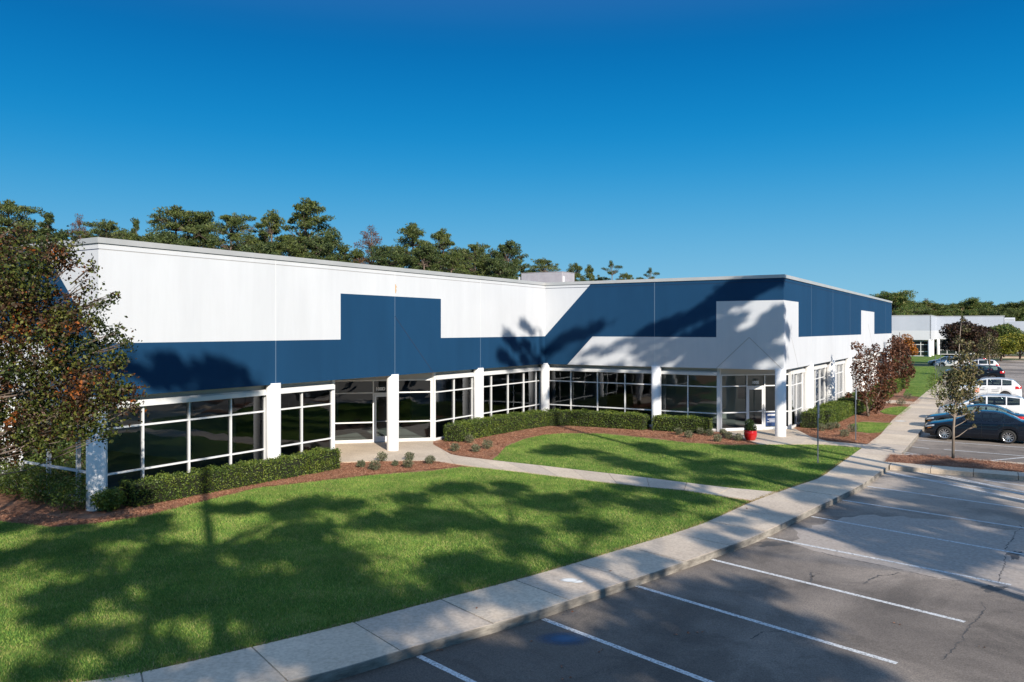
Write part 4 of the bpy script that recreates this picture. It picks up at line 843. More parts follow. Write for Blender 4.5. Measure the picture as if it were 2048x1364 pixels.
# island sapling
B5 = G(1906, 914, .25); B5.z = .2
cl = pxtree(B5, [(1925,628,0,.07,9),(1924,648,0,.13,14),(1932,668,.1,.16,18),(1918,690,-.1,.2,28),(1936,700,.1,.26,34),(1926,725,0,.3,90),(1905,728,.2,.18,22),(1950,722,.1,.2,20),(1940,745,-.1,.3,90),(1915,752,.1,.32,120),(1930,770,0,.38,190),(1905,780,.2,.3,110),(1950,775,0,.28,70),(1885,800,.1,.22,45),(1915,800,-.1,.34,150),(1940,798,.1,.3,100),(1900,828,0,.24,70),(1920,828,.1,.26,90),(1878,818,0,.15,22),(1955,830,.1,.15,22),(1940,845,0,.16,22),(1962,808,.1,.12,14),(1893,760,0,.2,34),(1958,752,0,.2,26),(1880,775,.1,.15,18),(1948,862,0,.08,8),(1936,838,.1,.2,40),(1912,765,-.2,.35,150)])
tree('sapling', B5, 'thin leaning sapling with sparse olive leaves on the near mulch island', 'tree', [([(0,0,0),(.02,0,1.2),(.12,0,2.5),(.25,.05,4.0),(.36,.05,5.6)],[.055,.045,.032,.02,.008])], [(c,r,int(n*2)) for c,r,n in cl], .10, M['olive'], M['bark_pale'], .6, .2, hollow=.1)
B6 = D(1979, 88); B6.z = -.1
cl = [((x, y, z), r, n) for x, y, z, r, n in [(0,0,4.7,.4,90),(-.5,0,4.1,.55,150),(.5,0,4.1,.5,140),(-.9,0,3.5,.5,140),(0,0,3.5,.7,260),(.8,0,3.4,.5,150),(-.6,0,2.8,.6,200),(.6,0,2.7,.6,190),(0,.3,2.3,.5,140),(1.1,0,2.6,.3,60)]]
tree('sapling', B6, 'farther sapling with airy olive crown on the second island', 'tree', [([(0,0,0),(.0,0,1.8),(-.05,0,3.2),(0,0,4.9)],[.09,.07,.05,.015])], cl, .17, M['olive'], M['bark_pale'])
for k, (px, Y, tz, wm, mt, lb) in enumerate([(1925,112,6.6,3.0,'plum','large dark plum-brown tree between the distant building and the lot'),(1955,118,6.0,2.6,'plum','second dark reddish tree right of the large plum one'),(2008,150,6.2,3.4,'broad','dark green tree before the far blue-gray building'),(2040,140,4.6,4.2,'yellow','yellow-green spreading tree at the right edge over parked cars'),(2002,132,3.9,2.6,'yellow','low yellow-green tree left of the one at the right edge')]):
    p = D(px, Y); cl = []
    for j in range(14):
        a = j*2.4; rr = wm*.72*math.sqrt((j+.5)/14); z = tz*.60+tz*.30*math.cos(rr/wm*1.6)*rnd.uniform(.55,1)
        cl.append(((math.cos(a)*rr, math.sin(a)*rr, z), (wm*.36, wm*.36, tz*.17), 420))
        cl.append(((math.cos(a+1)*rr*1.05, math.sin(a+1)*rr, z*.62), (wm*.34, wm*.34, tz*.15), 260))
    tree(['plum_tree','plum_tree','broadleaf_tree','yellow_tree','yellow_tree'][k], p, lb, 'tree', [([(0,0,0),(0,0,tz*.4),(.1,0,tz*.8)],[.18,.14,.05])], cl, .30, M[mt], M['bark'])
# lime shrub left of the sapling (on the far lawn edge)
p = G(1878, 800); bush('bush', p, .9, 2.2, 900, .16, M['hedge'], 'bright green bush at the pavement edge left of the sapling crown', 'bush')
for (px, py, r, lb) in [(1866,708,1.0,'dark round bush by the distant building column'),(1885,706,1.3,'larger dark bush between the distant building and the plum tree'),(1842,709,.6,'small green bush under the distant building window')]:
    bush('bush', G(px, py), r, r*1.5, 700, .25, M['hedge'] if r < .8 else M['plum'], lb, 'bush')
# pines
def pine_proto(H, crown_w, base_f, nl, seed, flat=.5, lm='pine', tuft=.40, dens=70, bm='bark', name='pine_tree', open_=.0):
    rr = random.Random(seed); cl = []; lean = rr.uniform(-.3, .3)
    lobe = [rr.uniform(.7, 1.25) for _ in range(5)]
    for i in range(nl):
        f = base_f+(1-base_f)*((i+.5)/nl)**.85
        if rr.random() < open_: continue
        env = math.sin(math.pi*min(1, max(.06, (1-f)/(1-base_f)*.82+.08)))**.6*lobe[int(f*23) % 5]
        a = i*2.4+rr.uniform(-.6,.6); ln = crown_w*.5*env*rr.uniform(.45, 1.05); up_ = rr.uniform(.05,.35)
        for k in range(4):
            t = (.45,.7,.9,1.05)[k]; sp = rr.uniform(-.35,.35)*(1 if k else .4); s = crown_w*.075*rr.uniform(.7,1.5)
            cl.append(((math.cos(a+sp)*ln*t+lean*f, math.sin(a+sp)*ln*t, min(H*1.0, H*(f-.03)+ln*t*up_+rr.uniform(-.25,.25))), (s*1.2, s*1.2, s*flat), int(dens*rr.uniform(.5,1.5))))
    for k in range(5): cl.append(((lean+rr.uniform(-.5,.5), rr.uniform(-.5,.5), H*rr.uniform(.95,1.0)), (.55,.55,.4), int(dens*.8)))
    return tree(name, (0,0,0), 'x', 'tree', [([(0,0,0),(.05,0,H*.3),(lean*.6,.1,H*.65),(lean,0,H*.97)],[H*.017,H*.013,H*.009,H*.003])], cl, tuft, M[lm], M[bm], .24, .2, hollow=.1)
protos = [pine_proto(20, 8.0, .42, 42, 1), pine_proto(20, 6.6, .48, 34, 2, .6, open_=.12), pine_proto(20, 9.0, .60, 30, 3, .38, 'pine'), pine_proto(20, 4.6, .40, 30, 4, .7, 'pine2'), pine_proto(20, 6.0, .62, 13, 5, .5, 'pine2', .36, 60, open_=.2), pine_proto(20, 8.6, .32, 54, 6, .65, 'pine2', .44, 85)]
proto_rust = pine_proto(20, 7.0, .45, 30, 8, .6, 'rust', .30, 34, name='rusty_tree', open_=.1); proto_broad = pine_proto(14, 9.5, .22, 52, 9, .9, 'broad', .5, 75, name='broadleaf_tree')
proto_broad2 = pine_proto(14, 9.0, .2, 52, 10, .9, 'pine', .5, 75, name='broadleaf_tree')
used = set()
def place(pr, x, y, top, label, group, rot=None, wscale=1.0, base_h=20):
    if id(pr) in used: o = copy_tree(pr)
    else: o = pr; used.add(id(pr))
    s = top/base_h; o.location = (x, y, 0); o.scale = (s*wscale, s*wscale, s); o.rotation_euler = (0, 0, rnd.uniform(0, 6.28) if rot is None else rot)
    tag(o, label, 'tree', group); return o
GP = 'tall pines behind the white roofline'
PN = [(18,404,88,0,1.0,'pine top at the far left rising above the crape myrtle'),(97,428,86,3,1.0,'slim pine top just right of the far left pine'),(215,440,84,2,.9,'rounded dark green pine top above the left roof corner'),(271,440,88,3,.62,'narrow spire-like young pine standing alone above the roof'),(352,415,92,0,1.15,'broad rounded pine crown, first big one right of the roof corner'),(400,428,95,5,.8,'pine crown leaning against the big rounded one on its right'),(462,425,90,2,.95,'flat umbrella-topped pine with open branches beneath'),(546,423,92,1,.95,'narrower pine between the umbrella pine and the tallest pine'),(612,400,90,1,1.15,'tallest pine of all with layered crown above the roof'),(655,468,86,5,.9,'low dense pine crown right below the tallest one'),(828,450,90,0,.9,'pine with rounded double crown left of centre gap'),(886,460,92,1,.9,'upright pine crown right of the double-crowned one'),(950,484,94,2,.75,'lower flat pine crown between two taller ones near the middle'),(1018,487,96,5,.9,'last wide pine crown before the gap above the rooftop unit'),(1087,515,110,2,.7,'pine directly behind the gray rooftop unit'),(1152,528,125,0,.65,'left crown of the pair right of the rooftop unit'),(1178,531,125,1,.62,'right crown of the pair right of the rooftop unit'),(1224,523,130,4,.75,'thin solitary pine with bare trunk right of the pair'),(1254,545,140,2,.6,'small low crown right of the thin solitary pine'),(1302,537,140,4,.7,'rightmost little pine above the blue wall')]
for px, py, Y, k, ws, lb in PN:
    p = D(px, Y); top = CAMH+(HZ-py)*Y/FPX; place(protos[k], p.x, p.y, top, lb, GP, wscale=ws)
p = D(745, 88); place(proto_rust, p.x, p.y, CAMH+(HZ-456)*88/FPX, 'half bare rust-tinted tree among the green pines', GP, wscale=.8)
p = D(160, 88); place(proto_rust, p.x, p.y, CAMH+(HZ-434)*88/FPX, 'rusty red treetop behind the crape myrtle near the roof corner', GP, wscale=.55)
NEAR = [(18,'the far left pine'),(97,'the slim left pine'),(215,'the rounded pine at the roof corner'),(271,'the spire-like young pine'),(365,'the first big rounded pine'),(462,'the umbrella-topped pine'),(546,'the narrow pine beside the tallest'),(612,'the tallest pine'),(745,'the rust-tinted tree'),(828,'the double-crowned pine'),(886,'the upright pine'),(950,'the flat-crowned pine'),(1018,'the last wide pine'),(1100,'the rooftop unit'),(1224,'the thin solitary pine'),(1302,'the rightmost little pine')]
seen_lab = {}
def lab_fill(px, Y, what='low pine crown', nears=None):
    nr = min(nears or NEAR, key=lambda a: abs(a[0]-px)); side = 'left of' if px < nr[0]-3 else 'right of' if px > nr[0]+3 else 'under'
    t = f"{what} {'in the rear row' if Y > 92 else 'near the wall top'} {side} {nr[1]}"
    n = seen_lab.get(t, 0); seen_lab[t] = n+1
    return t if n == 0 else t.replace(what, ['', 'smaller '+what, 'third '+what, 'fourth '+what][min(n,3)])
GF = 'dense lower pine crowns filling in behind the roofline'
for i, (px, py, Y) in enumerate([(-60,430,95),(-140,420,90),(60,455,98),(130,462,100),(180,465,95),(240,468,96),(300,470,97),(335,468,86),(430,478,84),(500,470,98),(520,488,84),(580,480,85),(625,480,98),(690,492,86),(715,500,96),(770,495,84),(800,500,95),(850,496,86),(860,488,98),(905,505,84),(925,500,100),(975,510,88),(1000,520,86),(1045,532,98),(1065,538,110),(1120,548,120),(1200,556,135),(1280,558,150),(-220,430,96)]):
    p = D(px, Y); place(protos[(5,0,5,3,1)[i % 5]], p.x, p.y, CAMH+(HZ-py)*Y/FPX, lab_fill(px, Y), GF, wscale=1.1)
GR = 'trees of the wood beyond the distant buildings'
FR = [(1772,592,192,0,'dark tree top just past the end of the blue wall',1),(1790,586,185,0,'rounded tallest tree of the far wood next to the right wing end',.95),(1812,602,215,1,'green tree right of the tallest tree in the far wood',1),(1832,606,220,0,'green treetop second right of the tallest one in the far wood',1),(1869,608,225,1,'green tree right of the russet treetop in the far wood',1),(1893,611,230,0,'even green treetop above the distant white building corner',1),(1918,609,230,1,'green tree above the dark plum tree',1),(1948,600,228,0,'taller gray-green tree in the far wood above the plum trees',1),(1975,606,232,1,'green tree right of the taller gray-green one in the far wood',1),(2003,611,236,0,'green treetop above the far blue-gray building',1),(2027,607,230,1,'second last green tree of the far wood near the right edge',1),(2052,606,230,0,'last green tree of the far wood at the right edge',1),(2085,606,230,1,'far wood tree right of the picture edge',1),(2130,604,235,0,'far wood tree further right of the picture edge',1)]
for px, py, Y, k, lb, ws in FR:
    p = D(px, Y); place((proto_broad, proto_broad2)[k], p.x, p.y, CAMH+(HZ-py)*Y/FPX, lb, GR, wscale=1.35*ws, base_h=14)
p = D(1853, 222); place(proto_rust, p.x, p.y, CAMH+(HZ-598)*222/FPX, 'russet treetop in the middle of the far wood', GR, wscale=1.0)
p = D(2018, 215); 
for i, (px, py, Y) in enumerate([(1800,618,205),(1825,622,210),(1850,620,208),(1880,622,212),(1905,624,214),(1930,620,212),(1960,618,214),(1988,622,216),(2010,618,210),(2038,618,210)]):
    p = D(px, Y); o = place((proto_broad2, proto_broad)[i % 2], p.x, p.y, CAMH+(HZ-py)*Y/FPX, lab_fill(px, 50, 'green bushy tree', [(1790,'the rounded tallest far tree'),(1853,'the russet far treetop'),(1905,'the dark plum tree top'),(1948,'the gray-green far tree'),(2003,'the rooftop boxes'),(2040,'the yellow-green tree')]).replace('near the wall top','in the far wood front'), 'lower front row of the far wood', wscale=1.3, base_h=14)

for i, (x, y, tp) in enumerate([(-27,24,7),(-30,20,8),(-25,19,6.5),(-33,26,8),(-31,15,8),(-24,28.5,5)]):  # added out of view so the left wing glass mirrors something dark
    place(protos[5], x, y, tp, 'unseen young evergreen added off the left edge to darken left wing reflections', 'unseen evergreens added beyond the left edge', wscale=1.3)

for i, (v_, u_) in enumerate([(-5,-1.8),(-7,-1.6),(-9,-1.8),(-11,-1.6),(-5.6,-3.6),(-7.8,-3.4),(-10,-3.6),(-12.2,-3.4),(-6.6,-5.4),(-9,-5.3)]):  # added out of view to keep bright mulch out of the left wing reflections
    bush('bush', W(v_, u_), 1.25, 1.5, 900, .16, M['hedge'], 'unseen low bush added off the left edge to darken left wing reflections', 'bush', 'unseen bushes added beyond the left edge')
# ------------------------------------------------------------------ cars (nose towards -x local, wheels on z=0)
def lerpk(keys, x):
    if x <= keys[0][0]: return keys[0][1]
    for (a, va), (b_, vb) in zip(keys, keys[1:]):
        if x <= b_:
            t = (x-a)/(b_-a); t = t*t*(3-2*t)*.35+t*.65; return va+(vb-va)*t
    return keys[-1][1]
SPEC = {
 'sedan': dict(L=4.65, W=.885, belt=[(0,.60),(.06,.68),(.35,.775),(1.2,.93),(1.55,.965),(3.6,1.00),(4.2,1.04),(4.5,1.03),(4.6,.92),(4.65,.6)],
    roof=[(1.22,.93),(1.5,1.10),(2.05,1.365),(2.5,1.44),(3.0,1.44),(3.4,1.38),(3.75,1.24),(4.15,1.045)], w=[(0,.58),(.1,.70),(.4,.82),(.9,.87),(3.7,.885),(4.3,.83),(4.58,.74),(4.65,.62)],
    ws=(1.25,2.08), rw=(3.38,4.12), win=[(1.62,2.42),(2.50,3.34),(3.37,3.78)], ax=(.88,3.55), wr=.325, sill=.20, tail=(.78,.98)),
 'suv': dict(L=4.70, W=.92, belt=[(0,.70),(.06,.82),(.3,.93),(1.15,1.08),(1.5,1.10),(3.6,1.14),(4.2,1.18),(4.55,1.16),(4.66,1.05),(4.70,.7)],
    roof=[(1.15,1.07),(1.4,1.24),(1.95,1.53),(2.5,1.66),(3.3,1.68),(4.0,1.61),(4.22,1.55),(4.45,1.33),(4.60,1.15)], w=[(0,.62),(.1,.74),(.4,.86),(.9,.91),(3.7,.92),(4.4,.87),(4.62,.80),(4.70,.68)],
    ws=(1.18,2.0), rw=(4.20,4.58), win=[(1.58,2.42),(2.5,3.38),(3.44,4.05)], ax=(.92,3.62), wr=.36, sill=.26, tail=(.95,1.15)),
}
def make_car(kind, paint, label, seat=None, cat='car', wedge=0):
    S = SPEC[kind]; Ln = S['L']; root = empty('parked_'+('car' if kind == 'sedan' else 'suv')); tag(root, label, cat, 'cars parked nose-in along the pavement')
    marks = sorted(set([0,.03,.06,.12,.2]+[x for t in S['win'] for x in t]+list(S['ws'])+list(S['rw'])+[a+s for a in S['ax'] for s in (-.44,-.40,-.36,-.28,-.2,-.1,0,.1,.2,.28,.36,.40,.44)]+[Ln-.2,Ln-.12,Ln-.06,Ln-.03,Ln]))
    xs = []
    for a, c in zip(marks, marks[1:]):
        n = max(1, int(round((c-a)/.11))); xs += [a+(c-a)*i/n for i in range(n)]
    xs.append(Ln)
    wrr = S['wr']+.055
    def zbot(x):
        z = S['sill']+(.06 if x < .3 or x > Ln-.3 else 0)
        for a in S['ax']:
            d = abs(x-a)
            if d < wrr: z = max(z, S['wr']+math.sqrt(max(0, wrr**2-d**2))-.01)
        return z
    belt = lambda x: lerpk(S['belt'], x); wd = lambda x: lerpk(S['w'], x)
    def roof(x): return max(lerpk(S['roof'], x), belt(x)) if S['roof'][0][0] <= x <= S['roof'][-1][0] else belt(x)
    def side(x):   # lower body rows (y,z) bottom to belt
        zb, zt, w_ = zbot(x), belt(x), wd(x); h = zt-zb
        return [(w_*.90, zb), (w_*.97, zb+h*.10), (w_*1.0, zb+h*.35), (w_*1.0, zb+h*.58), (w_*.985, zb+h*.72), (w_*.99, zb+h*.80), (w_*.965, zb+h*.93), (w_*.925, zt)]
    def deck(x):   # belt to centre
        w_, zt = wd(x), belt(x); zr = roof(x); h = zr-zt
        wr_ = max(w_*.925-h*.50, .25) if h > .01 else w_*.90
        return [(w_*.915, zt+h*.08+.004), (w_*.925-(w_*.925-wr_)*.93, zt+h*.90+.006), (wr_-.05, zt+h*.985+.014), (wr_*.5, zr+.035), (0, zr+.045)]
    rows = [side(x)+deck(x) for x in xs]; nr = len(rows[0]); ns_ = 8
    body = MB(); parts = {}
    def add(tgt, i, j, s):
        a, c = rows[i], rows[i+1]; q = [(xs[i],s*a[j][0],a[j][1]), (xs[i+1],s*c[j][0],c[j][1]), (xs[i+1],s*c[j+1][0],c[j+1][1]), (xs[i],s*a[j+1][0],a[j+1][1])]
        tgt.setdefault('v', []).append(q if s < 0 else q[::-1])
    bq = {}; 
    for i in range(len(xs)-1):
        xm = (xs[i]+xs[i+1])/2; hh = roof(xm)-belt(xm)
        for j in range(nr-1):
            for s in (-1, 1):
                key = 'body'
                if j == ns_ and hh > .10:
                    for k, (a, c) in enumerate(S['win']):
                        if a <= xm <= c: key = ('side_window', k, s)
                if j >= ns_+2 and S['ws'][0] < xm < S['ws'][1]-.0: key = 'windshield'
                if j >= ns_+2 and S['rw'][0] < xm < S['rw'][1]: key = 'rear_window'
                if j == ns_+1 and S['ws'][0] < xm < S['ws'][1] and j >= ns_+2: key = 'windshield'
                add(bq.setdefault(key, {}), i, j, s)
    def qm(qs):
        b = MB(); idx = {}
        for q in qs:
            f = []
            for p in q:
                kx = tuple(round(c, 5) for c in p)
                if kx not in idx: idx[kx] = len(b.v); b.v.append(kx)
                f.append(idx[kx])
            f2 = [f[n] for n in range(len(f)) if f[n] != f[n-1]]
            if len(set(f2)) >= 3: b.f.append(tuple(f2)); b.m.append(0)
        return b
    bm_ = qm(bq['body']['v'])
    for e in (0, -1):   # end caps
        r = rows[e]; ring = [(xs[e], -y, z) for y, z in r]+[(xs[e], y, z) for y, z in r[::-1][1:]]
        n0 = len(bm_.v); bm_.v += ring; bm_.f.append(tuple(range(n0, n0+len(ring))) if e else tuple(range(n0+len(ring)-1, n0-1, -1))); bm_.m.append(0)
    bo = bm_.build('body', paint, root, True)
    ed = bo.modifiers.new('edge', 'EDGE_SPLIT'); ed.split_angle = R(38)
    for key, d in bq.items():
        if key == 'body': continue
        nm = key if isinstance(key, str) else key[0]; qm(d['v']).build(nm, M['carglass'], root, True)
    # interior tub, underside, wheel wells
    b = MB(); w0 = S['W']
    b.box(.25, Ln-.2, -w0*.80, w0*.80, S['sill']-.03, S['sill']+.12)
    b.box(S['ws'][0], S['rw'][1]-.1, -w0*.86, w0*.86, S['sill']+.12, belt(2.4)-.22)
    for a in S['ax']: b.box(a-.36, a+.36, -w0*.70, w0*.70, .3, belt(a)-.14)
    b.build('underbody', M['black'], root)
    for a, y in ((2.35,.36),(2.35,-.36)):
        c = MB(); zb = belt(2.4); c.bevbox(a-.05,a+.48,y-.23,y+.23,zb-.35,zb-.2,.04); c.bevbox(a+.40,a+.55,y-.23,y+.23,zb-.3,zb+.14,.05); c.bevbox(a+.43,a+.52,y-.12,y+.12,zb+.16,zb+.32,.03); c.build('seat', seat or M['seat_dark'], root)
    c = MB(); zb = belt(3.2); c.bevbox(3.0,3.3,-.6,.6,zb-.4,zb-.22,.04); c.bevbox(3.25,3.42,-.6,.6,zb-.3,zb+.10,.05); c.bevbox(3.28,3.38,-.45,-.22,zb+.10,zb+.22,.03); c.bevbox(3.28,3.38,.22,.45,zb+.10,zb+.22,.03); c.build('rear_seat', seat or M['seat_dark'], root)
    c = MB(); c.bevbox(S['ws'][0]+.1,S['ws'][0]+.5,-.7,.7,belt(1.6)-.2,belt(1.5)-.0,.05); c.build('dashboard', M['black'], root)
    # wheels
    for a in S['ax']:
        for s in (-1, 1):
            r = S['wr']; y0 = s*(w0*.985); yi = s*(w0*.985-.21); c = MB()
            c.lathe([(r*.66,yi),(r*.93,yi),(r,yi+s*.03),(r,y0-s*.035),(r*.95,y0-s*.004),(r*.70,y0),(r*.66,y0-s*.02),(r*.66,yi)], 32, (a,0,r), axis='y'); wh = c.build('wheel', M['tyre'], root, True)
            c = MB(); c.lathe([(r*.66,y0-s*.012),(r*.69,y0-s*.006),(r*.64,y0-s*.02),(r*.62,y0-s*.06)], 32, (a,0,r), axis='y')
            for k in range(10):
                t = 2*math.pi*k/10; c.bar((a+math.cos(t)*r*.12,y0-s*.035,r+math.sin(t)*r*.12), (a+math.cos(t)*r*.65,y0-s*.022,r+math.sin(t)*r*.65), .036, .02, (0,1,0))
            c.lathe([(0,y0-s*.015),(r*.13,y0-s*.018),(r*.16,y0-s*.05)], 16, (a,0,r), axis='y'); c.build('rim', M['rim'], wh)
            c = MB(); c.lathe([(0,y0-s*.09),(r*.64,y0-s*.09)], 24, (a,0,r), axis='y'); c.build('brake_disc', M['black'], wh)
    # trim: lamps, grille, mirrors, handles, seams
    def sidey(x, z):
        rr = side(x)
        for (y0, z0), (y1, z1) in zip(rr, rr[1:]):
            if z0 <= z <= z1: return y0+(y1-y0)*(z-z0)/max(z1-z0, 1e-6)
        return rr[-1][0]
    for s in (-1, 1):
        def patch(name, pts, mt, e=.012, nx_=6):
            """pts: x0,x1,z0,z1 on the side surface"""
            x0, x1, z0, z1, sk = pts; c = MB(); g = []
            for i in range(nx_+1):
                x = x0+(x1-x0)*i/nx_
                for j in range(4): z = z0+(z1-z0)*j/3+sk*(i/nx_); g.append((x, s*(sidey(x, min(z, belt(x)-.005))+e), z))
            c.add(g, [(i*4+j, (i+1)*4+j, (i+1)*4+j+1, i*4+j+1) for i in range(nx_) for j in range(3)]); return c.build(name, mt, root, True)
        hb = belt(.2)
        patch('headlight', (.03, .44, hb-.16, hb-.085, .10), M['head_lamp'])
        if kind == 'sedan': patch('indicator', (.14,.30,hb-.205,hb-.185,.05), M['amber'])
        patch('tail_light', (Ln-.42, Ln-.02, S['tail'][0], S['tail'][1], .0), M['red_lamp'])
        c = MB(); mx = S['win'][0][0]+.08; zb = belt(mx); yy = S['W']*.93; c.bevbox(mx-.02,mx+.16, min(s*yy,s*(yy+.19)), max(s*yy,s*(yy+.19)), zb+.0, zb+.13, .03); c.build('mirror', paint, root, True)
        for (a, bb) in S['win'][:2]:
            xh = bb-.12; zh = belt(xh)-.13; c = MB(); yh = sidey(xh, zh); c.bevbox(xh-.13,xh+.05, min(s*yh,s*(yh+.035)), max(s*yh,s*(yh+.035)), zh-.012, zh+.016, .008); c.build('door_handle', paint if kind == 'sedan' else M['rim'], root)
        for xg in (S['win'][0][0]-.22, (S['win'][0][1]+S['win'][1][0])/2, S['win'][1][1]+.02):
            c = MB(); v_ = []
            for k in range(9):
                z = max(zbot(xg)+.03, S['sill']+.1)+(belt(xg)-.04-max(zbot(xg)+.03, S['sill']+.1))*k/8; y = sidey(xg, z)+.0025; v_ += [(xg-.005, s*y, z), (xg+.005, s*y, z)]
            c.add(v_, [(2*k,2*k+1,2*k+3,2*k+2) for k in range(8)]); c.build('door_seam', M['black'], root)
    zf = belt(.05); c = MB(); c.bevbox(-.02,.05,-.38,.38,zf-.20,zf-.06,.01); c.bevbox(-.02,.06,-.5,.5,S['sill']+.1,S['sill']+.22,.01); c.build('grille', M['black'], root)
    c = MB(); c.box(-.03,-.018,-.15,.15,S['sill']+.26,S['sill']+.35); c.build('number_plate', M['letter'], root)
    if kind == 'suv':
        for s in (-1, 1): c = MB(); c.tube([(2.0,s*.60,1.60),(2.3,s*.60,1.72),(3.8,s*.60,1.70),(4.1,s*.58,1.60)], [.015]*4, 6); c.build('roof_rail', M['rim'], root)
    return root
def paint(name, col, metal=.3, rough=.22):
    m = mat(name, col, rough, metal, spec=.3, coat=.55 if sum(col) < .1 else 1.0); bsdf(m).inputs['Coat Roughness'].default_value = .02; return m
M['navy'] = paint('car_paint_navy', (.003,.006,.013), .0); M['dkgray'] = paint('car_paint_dark_gray', (.03,.034,.042), .4); M['cwhite'] = paint('car_paint_white', (.72,.73,.74), 0, .3)
M['cblack'] = paint('car_paint_black', (.004,.005,.009), .1); M['silver'] = paint('car_paint_silver', (.42,.44,.46), .7); M['cblue'] = paint('car_paint_slate_blue', (.10,.17,.26), .5); M['cgray'] = paint('car_paint_mid_gray', (.16,.17,.18), .6)
ROW = e0+V*1.0   # front wheel line
def put(car, du, dv=0, kind='sedan', rz=0, rear=None):
    if rear is not None:
        k = (rear-1024)/FPX; q = C1F+U*du; t = (q.y*k-q.x)/(V.x-V.y*k); dv = t-4.62
    p = C1F+U*du+V*dv; car.location = (p.x, p.y, -.15); car.rotation_euler = (0, 0, -TH+rz); return car
C1F = G(1888.3, 880.3, -.15)-V*.88+U*.05; C1F = C1F+U*.9
put(make_car('sedan', M['navy'], 'navy four-door sedan with silver ten-spoke wheels, nearest parked car at right', M['seat']), 0)
put(make_car('sedan', M['dkgray'], 'dark gray sedan parked between the navy sedan and a white crossover', M['seat_dark']), 3.6, -.25)
put(make_car('suv', M['cwhite'], 'white crossover with black side windows parked third from the near end'), 8.0, .1)
c4 = put(make_car('suv', M['cwhite'], 'white suv with an orange square emblem and small lettering on its doors'), 26.2, rear=2041)
# emblem and lettering on the near side of the fourth car
def side_panel(car, name, x0, x1, z0, z1, mt, y=-.935):
    b = MB(); b.box(x0, x1, y-.004, y, z0, z1); return b.build(name, mt, car)
S_ = side_panel(c4, 'door_emblem', 1.62, 1.94, .62, .94, M['orange_mark'])
b = MB()
for r_, (z, a, e_) in enumerate([(.86,2.02,2.30),(.80,2.02,2.34),(.84,2.78,3.2),(.72,2.78,3.2)]):
    x = a
    while x < e_: q = x+rnd.uniform(.03,.06); b.box(x, q, -.939, -.934, z, z+.035); x = q+.02
b.build('door_lettering', M['gray_mark'], c4)
b = MB()
for (x, z, sx, sz) in [(1.66,.80,.03,.1),(1.72,.84,.08,.03),(1.72,.80,.03,.1),(1.79,.84,.08,.03),(1.79,.72,.08,.03),(1.86,.66,.03,.18),(1.66,.68,.1,.03)]: b.box(x, x+sx, -.9425, -.9395, z, z+sz)
b.build('emblem_mark', M['letter'], c4)
put(make_car('suv', M['cblack'], 'black suv whose red tail light shows beyond the lettered white suv'), 50.6, rear=2008)
put(make_car('sedan', M['cblue'], 'slate blue sedan glimpsed behind the sapling, past the black suv'), 60, rear=1984)
put(make_car('suv', M['cwhite'], 'white suv partly hidden by the farther sapling trunk'), 69, rear=1998)
put(make_car('suv', M['cgray'], 'gray suv at the far end of the row, just its dark rear showing'), 92, rear=1972)
put(make_car('sedan', M['cwhite'], 'far white sedan behind the sapling crown near the lawn end'), 84, rear=1945)
put(make_car('sedan', M['silver'], 'silver sedan farthest left at the lawn end, beside another white one'), 88, rear=1928)
for px, Y, k, mt, lb in [(2022,168,'sedan','silver','silver-gray sedan under the yellow-green tree at the far right'),(1998,176,'suv','cwhite','white vehicle deep in the shade of the yellow-green trees'),(1985,160,'sedan','silver','faint pale sedan seen through the farther sapling crown')]:
    c = make_car(k, M[mt], lb); p = D(px, Y); c.location = (p.x-1.5, p.y, -.03); c.rotation_euler = (0,0,-TH+.25); c['group'] = 'cars in the far lot'
# ------------------------------------------------------------------ sign posts
def signpost(px, py, h, label, plate=(.30,.46), two=False):
    p = G(px, py); root = empty('sign_post', (p.x, p.y, 0), -TH); tag(root, label, 'sign', 'edge-on sign posts beside the pavement')
    b = MB(); b.box(-.012,.012,-.03,.03,0,h)
    b.box(-.03,-.012,-.035,-.022,0,h); b.box(-.03,-.012,.022,.035,0,h); b.build('post', M['galv'], root)
    b = MB(); b.bevbox(.013,.019,-plate[0]/2,plate[0]/2,h-plate[1],h+.02,.0025); b.build('sign_plate', M['signback'], root)
    if two: b = MB(); b.bevbox(.013,.019,-.15,.15,h-plate[1]-.2,h-plate[1]-.03,.0025); b.build('sign_plate', M['signback'], root)
    return root
signpost(1636.4, 927, 2.45, 'thin steel sign post standing in the middle lawn near the pavement', two=True)
signpost(1711.8, 881, 2.4, 'thin steel sign post on the mulch tip right of the 100E path')
signpost(1871, 764, 2.6, 'left one of two far sign posts at the end of the long lawn'); signpost(1881, 752, 2.6, 'right one of two far sign posts at the end of the long lawn')
